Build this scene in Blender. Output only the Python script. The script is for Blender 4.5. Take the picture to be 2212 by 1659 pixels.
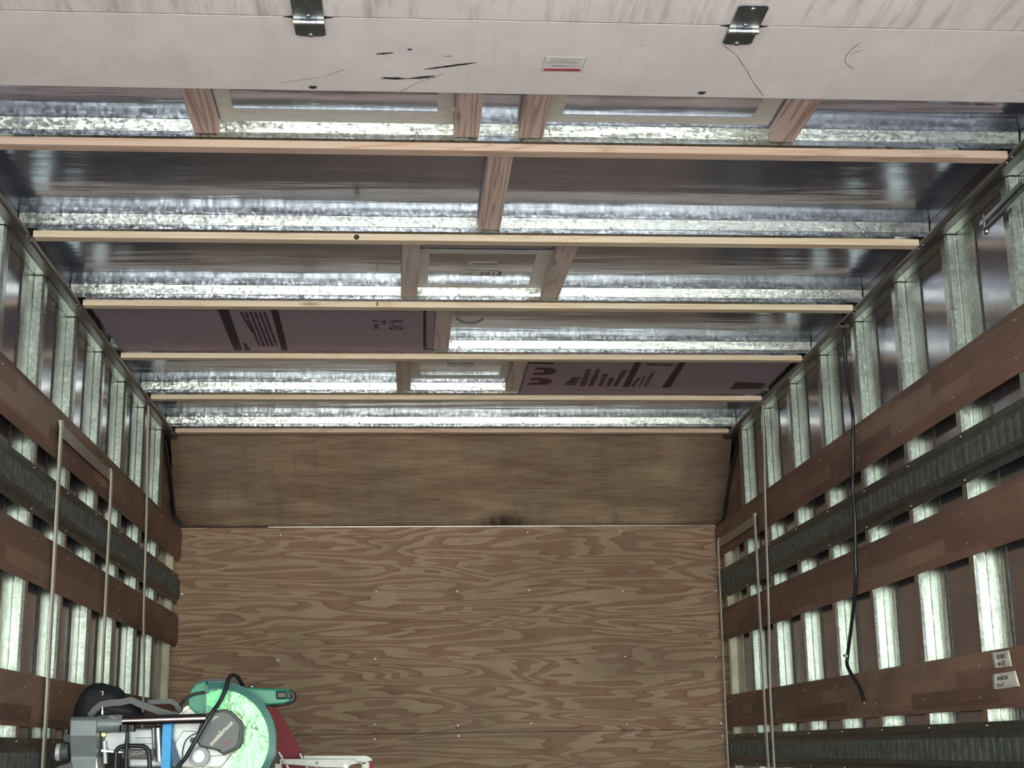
import bpy, bmesh, math, random
from mathutils import Vector, Matrix, noise as mnoise
random.seed(7)
for o in list(bpy.data.objects): bpy.data.objects.remove(o, do_unlink=True)
SC = bpy.context.scene
COL = SC.collection

# ------------------------------------------------------------------ camera
F, PITCH, YAW, ROLL = 3148.17, 0.244877, 0.074126, -0.01529
_c, _s, _c2, _s2, _cr, _sr = math.cos(YAW), math.sin(YAW), math.cos(PITCH), math.sin(PITCH), math.cos(ROLL), math.sin(ROLL)
_R, _U, _Fw = Vector((_c, -_s, 0)), Vector((-_s*_s2, -_c*_s2, _c2)), Vector((_s*_c2, _c*_c2, _s2))
R_, U_ = _cr*_R + _sr*_U, -_sr*_R + _cr*_U
cam_d = bpy.data.cameras.new('camera'); cam = bpy.data.objects.new('camera', cam_d); COL.objects.link(cam)
cam_d.sensor_width = 36; cam_d.lens = F*36/2212; cam_d.clip_start = .05; cam_d.clip_end = 200
M = Matrix.Identity(4)
for i in range(3):
    M[i][0], M[i][1], M[i][2] = R_[i], U_[i], -_Fw[i]
cam.matrix_world = M
SC.camera = cam

def ray(u, v):
    return R_*((u-1106)/F) + U_*(-(v-829.5)/F) + _Fw
def atX(u, v, x): r = ray(u, v); return r*(x/r.x)
def atY(u, v, y): r = ray(u, v); return r*(y/r.y)
def atZ(u, v, z): r = ray(u, v); return r*(z/r.z)

# ------------------------------------------------------------------ exposure + world
SC.view_settings.view_transform = 'Standard'
SC.view_settings.look = 'None'
SC.view_settings.gamma = 1
SC.view_settings.use_curve_mapping = False
SC.view_settings.exposure = 1.33

def build_world():
    w = bpy.data.worlds.new('daylight'); SC.world = w; w.use_nodes = True
    nt = w.node_tree; nt.nodes.clear(); N = nt.nodes.new; L = nt.links.new
    tc = N('ShaderNodeTexCoord')
    sep = N('ShaderNodeSeparateXYZ'); L(tc.outputs['Generated'], sep.inputs[0])
    mr = N('ShaderNodeMapRange'); mr.inputs[1].default_value = -1; mr.inputs[2].default_value = 1
    # foliage: two scales of leaves with bright gaps
    n1 = N('ShaderNodeTexNoise'); n1.inputs['Scale'].default_value = 9; n1.inputs['Detail'].default_value = 5; n1.inputs['Roughness'].default_value = .65
    L(tc.outputs['Generated'], n1.inputs['Vector'])
    leaf = N('ShaderNodeValToRGB'); e = leaf.color_ramp.elements
    e[0].position = .36; e[0].color = (.16, .20, .17, 1)
    e[1].position = .66; e[1].color = (6.2, 6.5, 6.2, 1)
    m = e.new(.50); m.color = (1.15, 1.24, 1.08, 1)
    m = e.new(.57); m.color = (2.9, 3.2, 2.6, 1)
    L(n1.outputs[0], leaf.inputs[0])
    ramp = N('ShaderNodeValToRGB'); e = ramp.color_ramp.elements      # elevation mask: ground -> trees
    e[0].position = .47; e[0].color = (0, 0, 0, 1); e[1].position = .50; e[1].color = (1, 1, 1, 1)
    L(sep.outputs[2], mr.inputs[0]); L(mr.outputs[0], ramp.inputs[0])
    ng = N('ShaderNodeTexNoise'); ng.inputs['Scale'].default_value = 6; L(tc.outputs['Generated'], ng.inputs['Vector'])
    # dappled sunlit ground: bright towards the horizon, open shade close to the truck
    ng.inputs['Scale'].default_value = 11; ng.inputs['Detail'].default_value = 4
    dap = N('ShaderNodeValToRGB'); e = dap.color_ramp.elements
    e[0].position = .38; e[0].color = (.52, .57, .50, 1); e[1].position = .66; e[1].color = (2.1, 2.1, 1.85, 1)
    L(ng.outputs[0], dap.inputs[0])
    el = N('ShaderNodeValToRGB'); e = el.color_ramp.elements
    e[0].position = .0; e[0].color = (.76, .72, .77, 1); e[1].position = .48; e[1].color = (2.3, 2.25, 2.2, 1)
    q = e.new(.27); q.color = (.80, .76, .81, 1); q = e.new(.38); q.color = (1.7, 1.62, 1.64, 1)
    L(mr.outputs[0], el.inputs[0])
    gr = N('ShaderNodeMixRGB'); gr.blend_type = 'MULTIPLY'; gr.inputs[0].default_value = 1
    L(dap.outputs[0], gr.inputs[1]); L(el.outputs[0], gr.inputs[2])
    mx = N('ShaderNodeMixRGB'); L(ramp.outputs[0], mx.inputs[0]); L(gr.outputs[0], mx.inputs[1]); L(leaf.outputs[0], mx.inputs[2])
    sk = N('ShaderNodeValToRGB'); e = sk.color_ramp.elements           # trees -> sky
    e[0].position = .70; e[0].color = (0, 0, 0, 1); e[1].position = .80; e[1].color = (1, 1, 1, 1)
    L(mr.outputs[0], sk.inputs[0])
    mx2 = N('ShaderNodeMixRGB'); L(sk.outputs[0], mx2.inputs[0]); L(mx.outputs[0], mx2.inputs[1]); mx2.inputs[2].default_value = (3.4, 3.6, 4.0, 1)
    bg = N('ShaderNodeBackground'); bg.inputs[1].default_value = 1.6; L(mx2.outputs[0], bg.inputs[0])
    out = N('ShaderNodeOutputWorld'); L(bg.outputs[0], out.inputs[0])
build_world()

# ------------------------------------------------------------------ main dimensions (metres, camera at the origin)
XL, XR = -1.0108, 1.4184          # inner faces of the wall posts
DEP = .0315                        # post depth, to the outer wall skin
YB = 6.5619                       # front bulkhead
YREAR = .30                       # rear door opening
ZF, ZC = -.78, 1.372              # floor, roof sheet
ZP = 1.3022                       # top of posts
P0, PS = 5.9949, .4064
B0, BS = 3.078, .601              # back edge of first visible furring strip, spacing
SH = 1.3027                       # underside of furring strips
HT = dict(s1=(.8271, .9762), e1=(.6360, .7671), s2=(.4523, .5934), s3=(.0749, .2129), e2=(-.0853, .0457))

# ------------------------------------------------------------------ material helpers
MATS = {}
class NT:
    def __init__(s, name):
        s.m = bpy.data.materials.new(name); s.m.use_nodes = True; s.t = s.m.node_tree
        s.b = s.t.nodes['Principled BSDF']; s.out = s.t.nodes['Material Output']
    def n(s, typ, **kw):
        nd = s.t.nodes.new('ShaderNode'+typ)
        for k, v in kw.items():
            if k.startswith('i_'):
                key = k[2:].replace('_', ' ')
                nd.inputs[int(key) if key.isdigit() else key].default_value = v
            else: setattr(nd, k, v)
        return nd
    def l(s, a, b): s.t.links.new(a, b)
    def pos(s, scale=(1, 1, 1), loc=(0, 0, 0), obj=False):
        if obj:
            g = s.n('TexCoord').outputs['Object']
        else:
            g = s.n('NewGeometry').outputs['Position']
        mp = s.n('Mapping'); mp.inputs['Scale'].default_value = scale; mp.inputs['Location'].default_value = loc
        s.l(g, mp.inputs['Vector']); return mp.outputs[0]
    def ramp(s, src, stops, interp='LINEAR'):
        r = s.n('ValToRGB'); r.color_ramp.interpolation = interp; e = r.color_ramp.elements
        while len(e) > 1: e.remove(e[-1])
        e[0].position = stops[0][0]; e[0].color = col(stops[0][1])
        for p, c in stops[1:]:
            x = e.new(p); x.color = col(c)
        s.l(src, r.inputs[0]); return r.outputs[0]
    def mix(s, fac, a, b, mode='MIX'):
        m = s.n('MixRGB', blend_type=mode)
        for inp, v in ((m.inputs[0], fac), (m.inputs[1], a), (m.inputs[2], b)):
            if hasattr(v, 'is_linked') or hasattr(v, 'node'): s.l(v, inp)
            elif isinstance(v, (int, float)): inp.default_value = v if inp == m.inputs[0] else (v, v, v, 1)
            else: inp.default_value = col(v)
        return m.outputs[0]
    def math(s, op, a, b=None):
        m = s.n('Math', operation=op)
        for inp, v in ((m.inputs[0], a), (m.inputs[1], b)):
            if v is None: continue
            if hasattr(v, 'node'): s.l(v, inp)
            else: inp.default_value = v
        return m.outputs[0]
    def noise(s, vec, scale, detail=3, rough=.5, dist=0):
        n = s.n('TexNoise'); n.inputs['Scale'].default_value = scale; n.inputs['Detail'].default_value = detail
        n.inputs['Roughness'].default_value = rough; n.inputs['Distortion'].default_value = dist
        s.l(vec, n.inputs['Vector']); return n.outputs[0]
    def bump(s, h, strength, dist=.01):
        b = s.n('Bump'); b.inputs['Strength'].default_value = strength; b.inputs['Distance'].default_value = dist
        s.l(h, b.inputs['Height']); s.l(b.outputs[0], s.b.inputs['Normal']); return b
    def set(s, **kw):
        for k, v in kw.items():
            k = {'base': 'Base Color', 'metal': 'Metallic', 'rough': 'Roughness', 'spec': 'Specular IOR Level', 'trans': 'Transmission Weight', 'alpha': 'Alpha', 'coat': 'Coat Weight'}.get(k, k)
            if hasattr(v, 'node'): s.l(v, s.b.inputs[k])
            elif k == 'Base Color': s.b.inputs[k].default_value = col(v)
            else: s.b.inputs[k].default_value = v
        return s.m
def lin(c): return c/12.92 if c <= .04045 else ((c+.055)/1.055)**2.4
def col(c):
    if isinstance(c, (int, float)): return (c, c, c, 1)
    if isinstance(c, str):
        return tuple(lin(int(c[i:i+2], 16)/255) for i in (0, 2, 4)) + (1,)
    return tuple(c)[:3] + (1,)

def mat(name, f):
    if name not in MATS: MATS[name] = f(NT(name))
    return MATS[name]
def plain(name, c, rough=.5, metal=0, **kw):
    return mat(name, lambda t: t.set(base=t.mix(.35, c, t.ramp(t.noise(t.pos(), 40, 4), [(.3, [x*.8 for x in col(c)[:3]]), (.7, [min(1, x*1.15) for x in col(c)[:3]])])), rough=rough, metal=metal, **kw))

def m_galv(t, lo=.40, hi=.82, rlo=.22, rhi=.42, wave=(1.3, 9, 9), wstr=.25, tint=(.93, 1.0, .96), flake=.13):
    """spangled galvanised steel"""
    p = t.pos((1, 1, 1))
    d = t.noise(p, 60, 2)
    mixv = t.n('VectorMath', operation='ADD'); sc = t.n('VectorMath', operation='SCALE'); sc.inputs['Scale'].default_value = .012
    nn = t.n('TexNoise'); nn.inputs['Scale'].default_value = 70; t.l(p, nn.inputs['Vector'])
    t.l(nn.outputs['Color'], sc.inputs[0]); t.l(p, mixv.inputs[0]); t.l(sc.outputs[0], mixv.inputs[1])
    v = t.n('TexVoronoi'); v.inputs['Scale'].default_value = 135; t.l(mixv.outputs[0], v.inputs['Vector'])
    sp = t.n('SeparateColor'); t.l(v.outputs['Color'], sp.inputs[0])
    c = t.ramp(sp.outputs[0], [(0, [lo*x for x in tint]), (.55, [(lo+hi)/2*x for x in tint]), (1, [hi*x for x in tint])])
    r = t.n('MapRange'); r.inputs[3].default_value = rlo; r.inputs[4].default_value = rhi; t.l(sp.outputs[1], r.inputs[0])
    big = t.noise(t.pos(wave), 3, 3)
    b = t.n('Bump'); b.inputs['Strength'].default_value = wstr; b.inputs['Distance'].default_value = .02; t.l(big, b.inputs['Height'])
    off = t.n('VectorMath', operation='SUBTRACT'); off.inputs[1].default_value = (.5, .5, .5); t.l(v.outputs['Color'], off.inputs[0])
    sc2 = t.n('VectorMath', operation='SCALE'); sc2.inputs['Scale'].default_value = flake; t.l(off.outputs[0], sc2.inputs[0])
    ad = t.n('VectorMath', operation='ADD'); t.l(b.outputs[0], ad.inputs[0]); t.l(sc2.outputs[0], ad.inputs[1])
    nm = t.n('VectorMath', operation='NORMALIZE'); t.l(ad.outputs[0], nm.inputs[0]); t.l(nm.outputs[0], t.b.inputs['Normal'])
    return t.set(base=c, rough=r.outputs[0], metal=1)
galv_bow = mat('galvanised_steel_bow', lambda t: m_galv(t, .48, .88, .26, .36, (2, 12, 12), .15, tint=(.93, 1, .965), flake=.12))
galv_post = mat('galvanised_steel_post', lambda t: m_galv(t, .42, .64, .31, .35, (9, 9, 1.5), .12, flake=.032, tint=(.92, 1, .95)))

def m_sheet(t, base, rough, wave, w2, strength, metal=1):
    p = t.pos(wave)
    n1 = t.noise(p, 2.2, 3, .45, .3)
    n2 = t.noise(t.pos(w2), 3, 4)
    t.bump(t.math('ADD', n1, t.math('MULTIPLY', n2, .25)), strength, .03)
    dirt = t.ramp(t.noise(t.pos((1, 1, 1), (3, 1, 2)), 5, 6, .6), [(.3, [x*.75 for x in base]), (.7, base)])
    rr = t.n('MapRange'); rr.inputs[3].default_value = rough; rr.inputs[4].default_value = rough+.12
    t.l(t.noise(t.pos((2, 2, 2)), 9, 5), rr.inputs[0])
    return t.set(base=dirt, metal=metal, rough=rr.outputs[0])
roof_metal = mat('dull_roof_sheet_metal', lambda t: m_sheet(t, (.43, .475, .63), .10, (.40, 2.4, 1), (.8, 9, 1), .20, .80))
wall_metal = mat('dull_wall_sheet_metal', lambda t: m_sheet(t, (.44, .435, .51), .11, (1, 1, 2), (2, 4, 6), .05, .9))
rail_metal = mat('brown_grey_aluminium', lambda t: m_sheet(t, (.25, .24, .25), .36, (1, 1, 1), (9, 2, 9), .05))
patch_metal = mat('smooth_patch_sheet_metal', lambda t: m_sheet(t, (.44, .48, .62), .09, (.5, 3, 1), (2, 9, 1), .08, .85))

def m_ply(t, c, sx=1.25, sz=6.0, rings=9, axis='x', seed=0, contrast=1.0, fine=1.0):
    """rotary cut plywood: contour bands of a stretched noise field"""
    sc = (sx, 1, sz) if axis == 'x' else (sz, sx, 1)
    p = t.pos(sc, (seed, 0, seed*1.7))
    n = t.noise(p, 1.0, 2.2, .5, .45)
    n2 = t.noise(t.pos((sc[0]*3, 1, sc[2]*5)), 1.6, 3)
    f = t.math('FRACT', t.math('ADD', t.math('MULTIPLY', n, rings), t.math('MULTIPLY', n2, .45)))
    band = t.ramp(f, [(0, c[0]), (.42, c[0]), (.50, c[1]), (.80, c[1]), (.97, c[2]), (1, c[0])])
    fib = t.noise(t.pos((8, 8, 160) if axis == 'x' else (160, 8, 8)), 1.5, 4, .6)
    band = t.mix(.22*fine, band, t.ramp(fib, [(.3, .02), (.6, .9)]), 'SOFT_LIGHT')
    dirt = t.noise(t.pos((1.2, 1, 1.6), (5+seed, 2, 1)), 2.3, 6, .62)
    band = t.mix(t.ramp(dirt, [(.42, 0.0), (.72, .55)]), band, c[3])
    t.bump(fib, .08, .002)
    return t.set(base=band, rough=.62, spec=.25)
ply_wall = mat('weathered_fir_plywood', lambda t: m_ply(t, [(.48, .345, .24), (.365, .215, .152), (.27, .15, .095), (.25, .18, .13)], .95, 8.5, 14))
def m_ply_top(t):
    p = t.pos((1.2, 1, 9))
    n = t.noise(p, 1.6, 5, .6, .4)
    c = t.ramp(n, [(.28, (.25, .165, .115)), (.5, (.39, .28, .20)), (.72, (.50, .38, .27))])
    up = t.noise(t.pos((2.2, 1, 1.0), (2, 0, 0)), 1.5, 4, .6)
    c = t.mix(t.ramp(up, [(.45, 0.0), (.75, .75)]), c, (.20, .15, .135))
    # sooty smudge low in the middle, and vertical handling streaks
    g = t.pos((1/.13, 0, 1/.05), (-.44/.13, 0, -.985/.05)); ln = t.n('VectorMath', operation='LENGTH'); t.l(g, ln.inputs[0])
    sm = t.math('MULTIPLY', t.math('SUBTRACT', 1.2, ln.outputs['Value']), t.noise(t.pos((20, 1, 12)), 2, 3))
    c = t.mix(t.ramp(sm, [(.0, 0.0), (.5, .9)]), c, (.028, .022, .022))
    fib = t.noise(t.pos((5, 1, 110)), 1.6, 5, .65)
    c = t.mix(.45, c, t.ramp(fib, [(.3, .12), (.62, .80)]), 'SOFT_LIGHT')
    mk = t.noise(t.pos((2.5, 1, 26), (9, 0, 4)), 2.4, 5, .7)
    c = t.mix(t.ramp(mk, [(.60, 0.0), (.68, .55)]), c, (.17, .11, .085))
    c = t.mix(t.ramp(mk, [(.30, .5), (.36, 0.0)]), c, (.58, .46, .35))
    vs_ = t.noise(t.pos((9, 1, .9), (1, 0, 7)), 2.2, 2, .5)
    c = t.mix(t.ramp(vs_, [(.62, 0.0), (.70, .30)]), c, (.20, .135, .11))
    t.bump(n, .1, .003)
    return t.set(base=c, rough=.6, spec=.25)
ply_top = mat('smooth_stained_plywood', m_ply_top)

def m_slat(t):
    g = t.n('NewGeometry').outputs['Position']
    s = t.n('SeparateXYZ'); t.l(g, s.inputs[0])
    cb = t.n('CombineXYZ'); t.l(s.outputs[1], cb.inputs[0]); t.l(s.outputs[2], cb.inputs[1])
    br = t.n('TexBrick'); br.offset = .43; br.inputs['Scale'].default_value = 1; br.inputs['Mortar Size'].default_value = .0004
    br.inputs['Brick Width'].default_value = .62; br.inputs['Row Height'].default_value = .043
    br.inputs['Color1'].default_value = (.0, 0, 0, 1); br.inputs['Color2'].default_value = (1, 1, 1, 1); br.inputs['Mortar'].default_value = (.3, .3, .3, 1)
    t.l(cb.outputs[0], br.inputs['Vector'])
    tone = t.ramp(br.outputs[0], [(0, (.135, .072, .058)), (.5, (.24, .138, .105)), (1, (.34, .22, .165))])
    gr = t.noise(t.pos((20, 4, 60)), 2.5, 4, .6)
    tone = t.mix(.3, tone, t.ramp(gr, [(.3, (.12, .068, .053)), (.62, (.30, .18, .135))]))
    dirt = t.noise(t.pos((1, 1.5, 3)), 3, 6, .65)
    tone = t.mix(t.ramp(dirt, [(.45, 0.0), (.7, .5)]), tone, (.10, .068, .062))
    sc = t.noise(t.pos((30, 5, 55)), 3, 2)
    tone = t.mix(t.ramp(sc, [(.70, 0.0), (.74, .5)]), tone, (.34, .26, .22))
    t.bump(gr, .12, .002)
    return t.set(base=tone, rough=.5, spec=.35)
slat_wood = mat('dark_red_brown_hardwood', m_slat)

def m_pine(t, a, b, axis='x', rings=7, seed=0.):
    sc = (.9, 14, 14) if axis == 'x' else (24, .7, 24)
    p = t.pos(sc, (seed, seed, 0))
    n = t.noise(p, 1.4, 2, .5, .5)
    f = t.math('FRACT', t.math('MULTIPLY', n, rings))
    c = t.ramp(f, [(0, a), (.6, a), (.85, b), (1, a)])
    kn = t.n('TexVoronoi'); kn.inputs['Scale'].default_value = 2.2; t.l(t.pos((1, 5, 5) if axis == 'x' else (5, 1, 5), (seed*3, 1, 2)), kn.inputs['Vector'])
    c = t.mix(t.ramp(kn.outputs['Distance'], [(.03, .8), (.09, 0.0)]), c, [x*.45 for x in b])
    return t.set(base=c, rough=.6, spec=.3)
pine_yellow = mat('pale_yellow_pine', lambda t: m_pine(t, (.86, .73, .56), (.76, .60, .42)))
pine_pink = mat('pinkish_new_lumber', lambda t: m_pine(t, (.82, .62, .50), (.66, .45, .34), seed=4.))
fir_block = mat('brown_fir_block', lambda t: m_pine(t, (.80, .66, .60), (.50, .33, .28), 'y', 5, 2.))
grey_block = mat('greyish_planed_block', lambda t: m_pine(t, (.72, .61, .56), (.55, .44, .40), 'y', 4, 7.))
cream_post = mat('cream_painted_post', lambda t: t.set(base=t.ramp(t.noise(t.pos(), 9, 5), [(.3, (.55, .53, .40)), (.6, (.76, .76, .62))]), rough=.45))

def m_door(t):
    n = t.noise(t.pos((1, 1, 1)), 7, 6, .6)
    c = t.ramp(n, [(.3, (.70, .67, .675)), (.65, (.80, .77, .78))])
    st = t.noise(t.pos((26, 2.2, 1), (0, 2, 0)), 2, 4, .65)
    g = t.n('NewGeometry').outputs['Position']; s = t.n('SeparateXYZ'); t.l(g, s.inputs[0])
    near = t.n('MapRange'); near.inputs[1].default_value = 2.158; near.inputs[2].default_value = 2.150; t.l(s.outputs[1], near.inputs[0])
    amt = t.math('MULTIPLY', t.math('ADD', t.math('MULTIPLY', near.outputs[0], .55), .10), t.ramp(st, [(.48, 0.0), (.75, 1.0)]))
    c = t.mix(amt, c, (.30, .26, .22))
    speck = t.noise(t.pos((1, .6, 1)), 55, 3, .6)
    c = t.mix(t.ramp(speck, [(.71, 0.0), (.76, .5)]), c, (.28, .26, .25))
    return t.set(base=c, rough=.42, spec=.4)
door_white = mat('scuffed_white_door_laminate', m_door)
hinge_steel = mat('dark_zinc_steel', lambda t: t.set(base=t.ramp(t.noise(t.pos(), 60, 4), [(.3, (.34, .38, .42)), (.7, (.46, .50, .54))]), metal=1, rough=.38))
bright_steel = mat('bright_steel', lambda t: t.set(base=t.ramp(t.noise(t.pos(), 90, 3), [(.3, (.65, .65, .62)), (.7, (.85, .85, .82))]), metal=1, rough=.25))
track_steel = mat('black_track_steel_lit', lambda t: t.set(base=t.ramp(t.noise(t.pos(), 40, 5), [(.3, (.14, .155, .155)), (.6, (.24, .26, .26)), (.8, (.31, .305, .29))]), metal=.75, rough=.36))  # lighter copy of the track steel, puts the lit bars' brightness into the colour
track_dark = mat('black_track_steel_shaded', lambda t: t.set(base=t.ramp(t.noise(t.pos(), 40, 5), [(.3, (.07, .08, .082)), (.6, (.12, .13, .132)), (.8, (.17, .165, .15))]), metal=.7, rough=.4))  # darker copy of the same steel, flange shade put into the colour
screw_white = mat('white_zinc_screw', lambda t: t.set(base=t.ramp(t.noise(t.pos(), 400, 3), [(.3, (.55, .53, .5)), (.6, (.9, .88, .85))]), metal=.3, rough=.35))
foam_purple = mat('purple_foam_board', lambda t: t.set(base=t.ramp(t.noise(t.pos(), 90, 5), [(.3, (.36, .275, .35)), (.7, (.42, .325, .41))]), rough=.55))
foam_ink = plain('dark_printing_ink', (.035, .022, .038), .6)
foam_ink2 = plain('maroon_printing_ink', (.075, .022, .032), .6)
tape_mat = mat('pale_green_masking_tape', lambda t: t.set(base=t.ramp(t.noise(t.pos((3, 9, 3)), 14, 4), [(.3, (.66, .65, .60)), (.7, (.80, .79, .74))]), rough=.5))
paper_mat = plain('white_paper', (.68, .67, .62), .7)
marker_ink = plain('black_marker_ink', (.03, .03, .03), .7)
grey_ink = plain('grey_printed_ink', (.32, .32, .37), .7)
red_ink = plain('dark_red_ink', (.36, .05, .07), .6)
scuff_mat = plain('black_rubber_scuff', (.03, .03, .038), .7)
scuff_soft = plain('grey_smear', (.26, .25, .25), .7)
strap_mat = mat('pale_plastic_strap', lambda t: t.set(base=t.ramp(t.noise(t.pos((1, 1, .4)), 12, 3), [(.3, (.42, .40, .35)), (.7, (.56, .54, .48))]), rough=.4))
strap_band = mat('frosted_plastic_band', lambda t: t.set(base=t.ramp(t.noise(t.pos(), 12, 3), [(.3, (.28, .24, .21)), (.7, (.35, .30, .27))]), rough=.35))
cable_black = plain('black_cable_rubber', (.018, .022, .025), .35)
copper = plain('bare_copper', (.75, .5, .25), .3, 1)
floor_wood = mat('worn_floor_boards', lambda t: m_ply(t, [(.15, .115, .085), (.12, .09, .065), (.10, .07, .05), (.10, .08, .07)], 6, 1.2, 6, 'y', 3))
plastic_dark = plain('dark_grey_plastic', (.075, .082, .092), .42)
plastic_mid = plain('mid_grey_cast_metal', (.24, .27, .30), .42, .3)
plastic_light = plain('light_grey_cast_metal', (.56, .60, .64), .4, .3)
plastic_white = plain('pale_grey_guard_metal', (.66, .68, .70), .4, .2)
plastic_black = plain('black_plastic', (.014, .014, .020), .4)
black_cloth = mat('black_nylon_cloth', lambda t: (t.bump(t.noise(t.pos(), 35, 5), .5, .01), t.set(base=(.013, .014, .022), rough=.7))[1])
green_plastic = plain('teal_green_plastic', (.03, .26, .18), .38)
teal_dark = plain('dark_green_plastic', (.016, .105, .09), .4)
gear_grey = plain('slate_grey_plastic', (.13, .14, .155), .45)
chrome_tube = mat('dark_chrome_tube', lambda t: t.set(base=(.42, .36, .36), metal=1, rough=.16))
blade_mat = mat('saw_blade_steel', lambda t: (t.bump(t.noise(t.pos(), 30, 4), .5, .012), t.set(base=(.46, .47, .33), metal=1, rough=.30))[1])
guard_mat = mat('clear_green_plastic', lambda t: t.set(base=(.62, .92, .80), trans=.95, rough=.08, **{'IOR': 1.2}))
guard_rim = mat('green_plastic_rim', lambda t: t.set(base=(.10, .30, .28), trans=.45, rough=.2))
blue_paint = plain('bright_blue_paint', (.03, .38, .85), .38)
blue_dark = plain('deep_blue_paint', (.015, .07, .17), .4)
red_cloth = plain('dark_red_panel', (.24, .018, .035), .6)
white_metal = plain('white_enamelled_metal', (.66, .68, .67), .35)
white_cord = plain('white_cord', (.85, .85, .83), .5)
knot_mat = plain('dark_knot_wood', (.06, .03, .02), .7)

# ------------------------------------------------------------------ geometry helpers
class MB:
    def __init__(s): s.v = []; s.f = []; s.smooth = []
    def add(s, vs, fs, smooth=False):
        o = len(s.v); s.v += [Vector(v) for v in vs]; s.f += [tuple(i+o for i in f) for f in fs]; s.smooth += [smooth]*len(fs); return s
    def box(s, a, b):
        x0, y0, z0 = [min(p, q) for p, q in zip(a, b)]; x1, y1, z1 = [max(p, q) for p, q in zip(a, b)]
        return s.add([(x0,y0,z0),(x1,y0,z0),(x1,y1,z0),(x0,y1,z0),(x0,y0,z1),(x1,y0,z1),(x1,y1,z1),(x0,y1,z1)],
                     [(0,3,2,1),(4,5,6,7),(0,1,5,4),(1,2,6,5),(2,3,7,6),(3,0,4,7)])
    def prism(s, poly, d, smooth=False):
        """poly: list of 3D points (any plane), extruded by vector d"""
        n = len(poly); d = Vector(d); P = [Vector(p) for p in poly]
        nrm = Vector((0, 0, 0))
        for i in range(n): nrm += P[i].cross(P[(i+1) % n])
        if nrm.dot(d) > 0: P.reverse()
        s.add(P + [p+d for p in P], [tuple(range(n)), tuple(range(2*n-1, n-1, -1))])
        o = len(s.v)-2*n
        for i in range(n):
            j = (i+1) % n; s.f.append((o+j, o+i, o+n+i, o+n+j)); s.smooth.append(smooth)
        return s
    def tube(s, pts, r, seg=10, caps=True, flat=None):
        pts = [Vector(p) for p in pts]; n = len(pts); rings = []
        up = Vector((0, 0, 1)); prev = None
        for i, p in enumerate(pts):
            t = (pts[min(i+1, n-1)] - pts[max(i-1, 0)]).normalized()
            a = (prev - t*prev.dot(t)) if prev else (up.cross(t) if abs(up.dot(t)) < .95 else Vector((1, 0, 0)).cross(t))
            a.normalize(); b = t.cross(a); prev = a
            rr = r[i] if isinstance(r, (list, tuple)) else r
            rings.append([p + a*math.cos(k*2*math.pi/seg)*rr + b*math.sin(k*2*math.pi/seg)*rr*(flat or 1) for k in range(seg)])
        o = len(s.v)
        vs = [v for rg in rings for v in rg]; fs = []
        for i in range(n-1):
            for k in range(seg):
                fs.append((i*seg+k, i*seg+(k+1) % seg, (i+1)*seg+(k+1) % seg, (i+1)*seg+k))
        s.add(vs, fs, True)
        if caps: s.add(rings[0], [tuple(range(seg-1, -1, -1))]); s.add(rings[-1], [tuple(range(seg))])
        return s
    def dome(s, c, n, r, h, seg=10):
        n = Vector(n).normalized(); a = n.orthogonal().normalized(); b = n.cross(a); c = Vector(c)
        vs = []; 
        for (rr, hh) in ((1, 0), (.92, .45), (.6, .85)):
            vs += [c + (a*math.cos(k*2*math.pi/seg)+b*math.sin(k*2*math.pi/seg))*r*rr + n*h*hh for k in range(seg)]
        vs.append(c+n*h)
        fs = [(i*seg+k, i*seg+(k+1) % seg, (i+1)*seg+(k+1) % seg, (i+1)*seg+k) for i in range(2) for k in range(seg)]
        fs += [(2*seg+k, 2*seg+(k+1) % seg, 3*seg) for k in range(seg)]
        fs.append(tuple(range(seg-1, -1, -1)))
        return s.add(vs, fs, True)
    def ribbon(s, pts, wdir, w, thick):
        """flat band along pts, half width w along wdir"""
        pts = [Vector(p) for p in pts]; wd = Vector(wdir).normalized(); o = []
        for i, p in enumerate(pts):
            t = (pts[min(i+1, len(pts)-1)]-pts[max(i-1, 0)]).normalized(); n = t.cross(wd).normalized()
            o += [p-wd*w-n*thick/2, p+wd*w-n*thick/2, p+wd*w+n*thick/2, p-wd*w+n*thick/2]
        fs = []
        for i in range(len(pts)-1):
            for k in range(4): fs.append((i*4+k, i*4+(k+1) % 4, (i+1)*4+(k+1) % 4, (i+1)*4+k))
        fs += [(3, 2, 1, 0), tuple(len(o)-4+k for k in range(4))]
        return s.add(o, fs)
    def build(s, name, m, parent=None, origin=None, bevel=0, wn=False):
        if origin is None:
            lo = [min(v[i] for v in s.v) for i in range(3)]; hi = [max(v[i] for v in s.v) for i in range(3)]
            origin = Vector(((lo[0]+hi[0])/2, (lo[1]+hi[1])/2, lo[2]))
        origin = Vector(origin)
        me = bpy.data.meshes.new(name); me.from_pydata([tuple(v-origin) for v in s.v], [], s.f)
        for p, sm in zip(me.polygons, s.smooth): p.use_smooth = sm
        me.materials.append(m); 
        bm = bmesh.new(); bm.from_mesh(me); bmesh.ops.recalc_face_normals(bm, faces=bm.faces); bm.to_mesh(me); bm.free()
        me.update()
        o = bpy.data.objects.new(name, me); COL.objects.link(o)
        if bevel:
            b = o.modifiers.new('bevel', 'BEVEL'); b.width = bevel; b.segments = 2; b.limit_method = 'ANGLE'; b.angle_limit = .6
        if parent:
            o.parent = parent
            o.matrix_parent_inverse = Matrix.Identity(4)
            o.location = origin - wloc(parent)
        else: o.location = origin
        return o
def wloc(o):
    v = Vector(o.location)
    while o.parent: o = o.parent; v += Vector(o.location)
    return v
def empty(name, loc):
    o = bpy.data.objects.new(name, None); COL.objects.link(o); o.location = loc; o.empty_display_size = .05; return o
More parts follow.
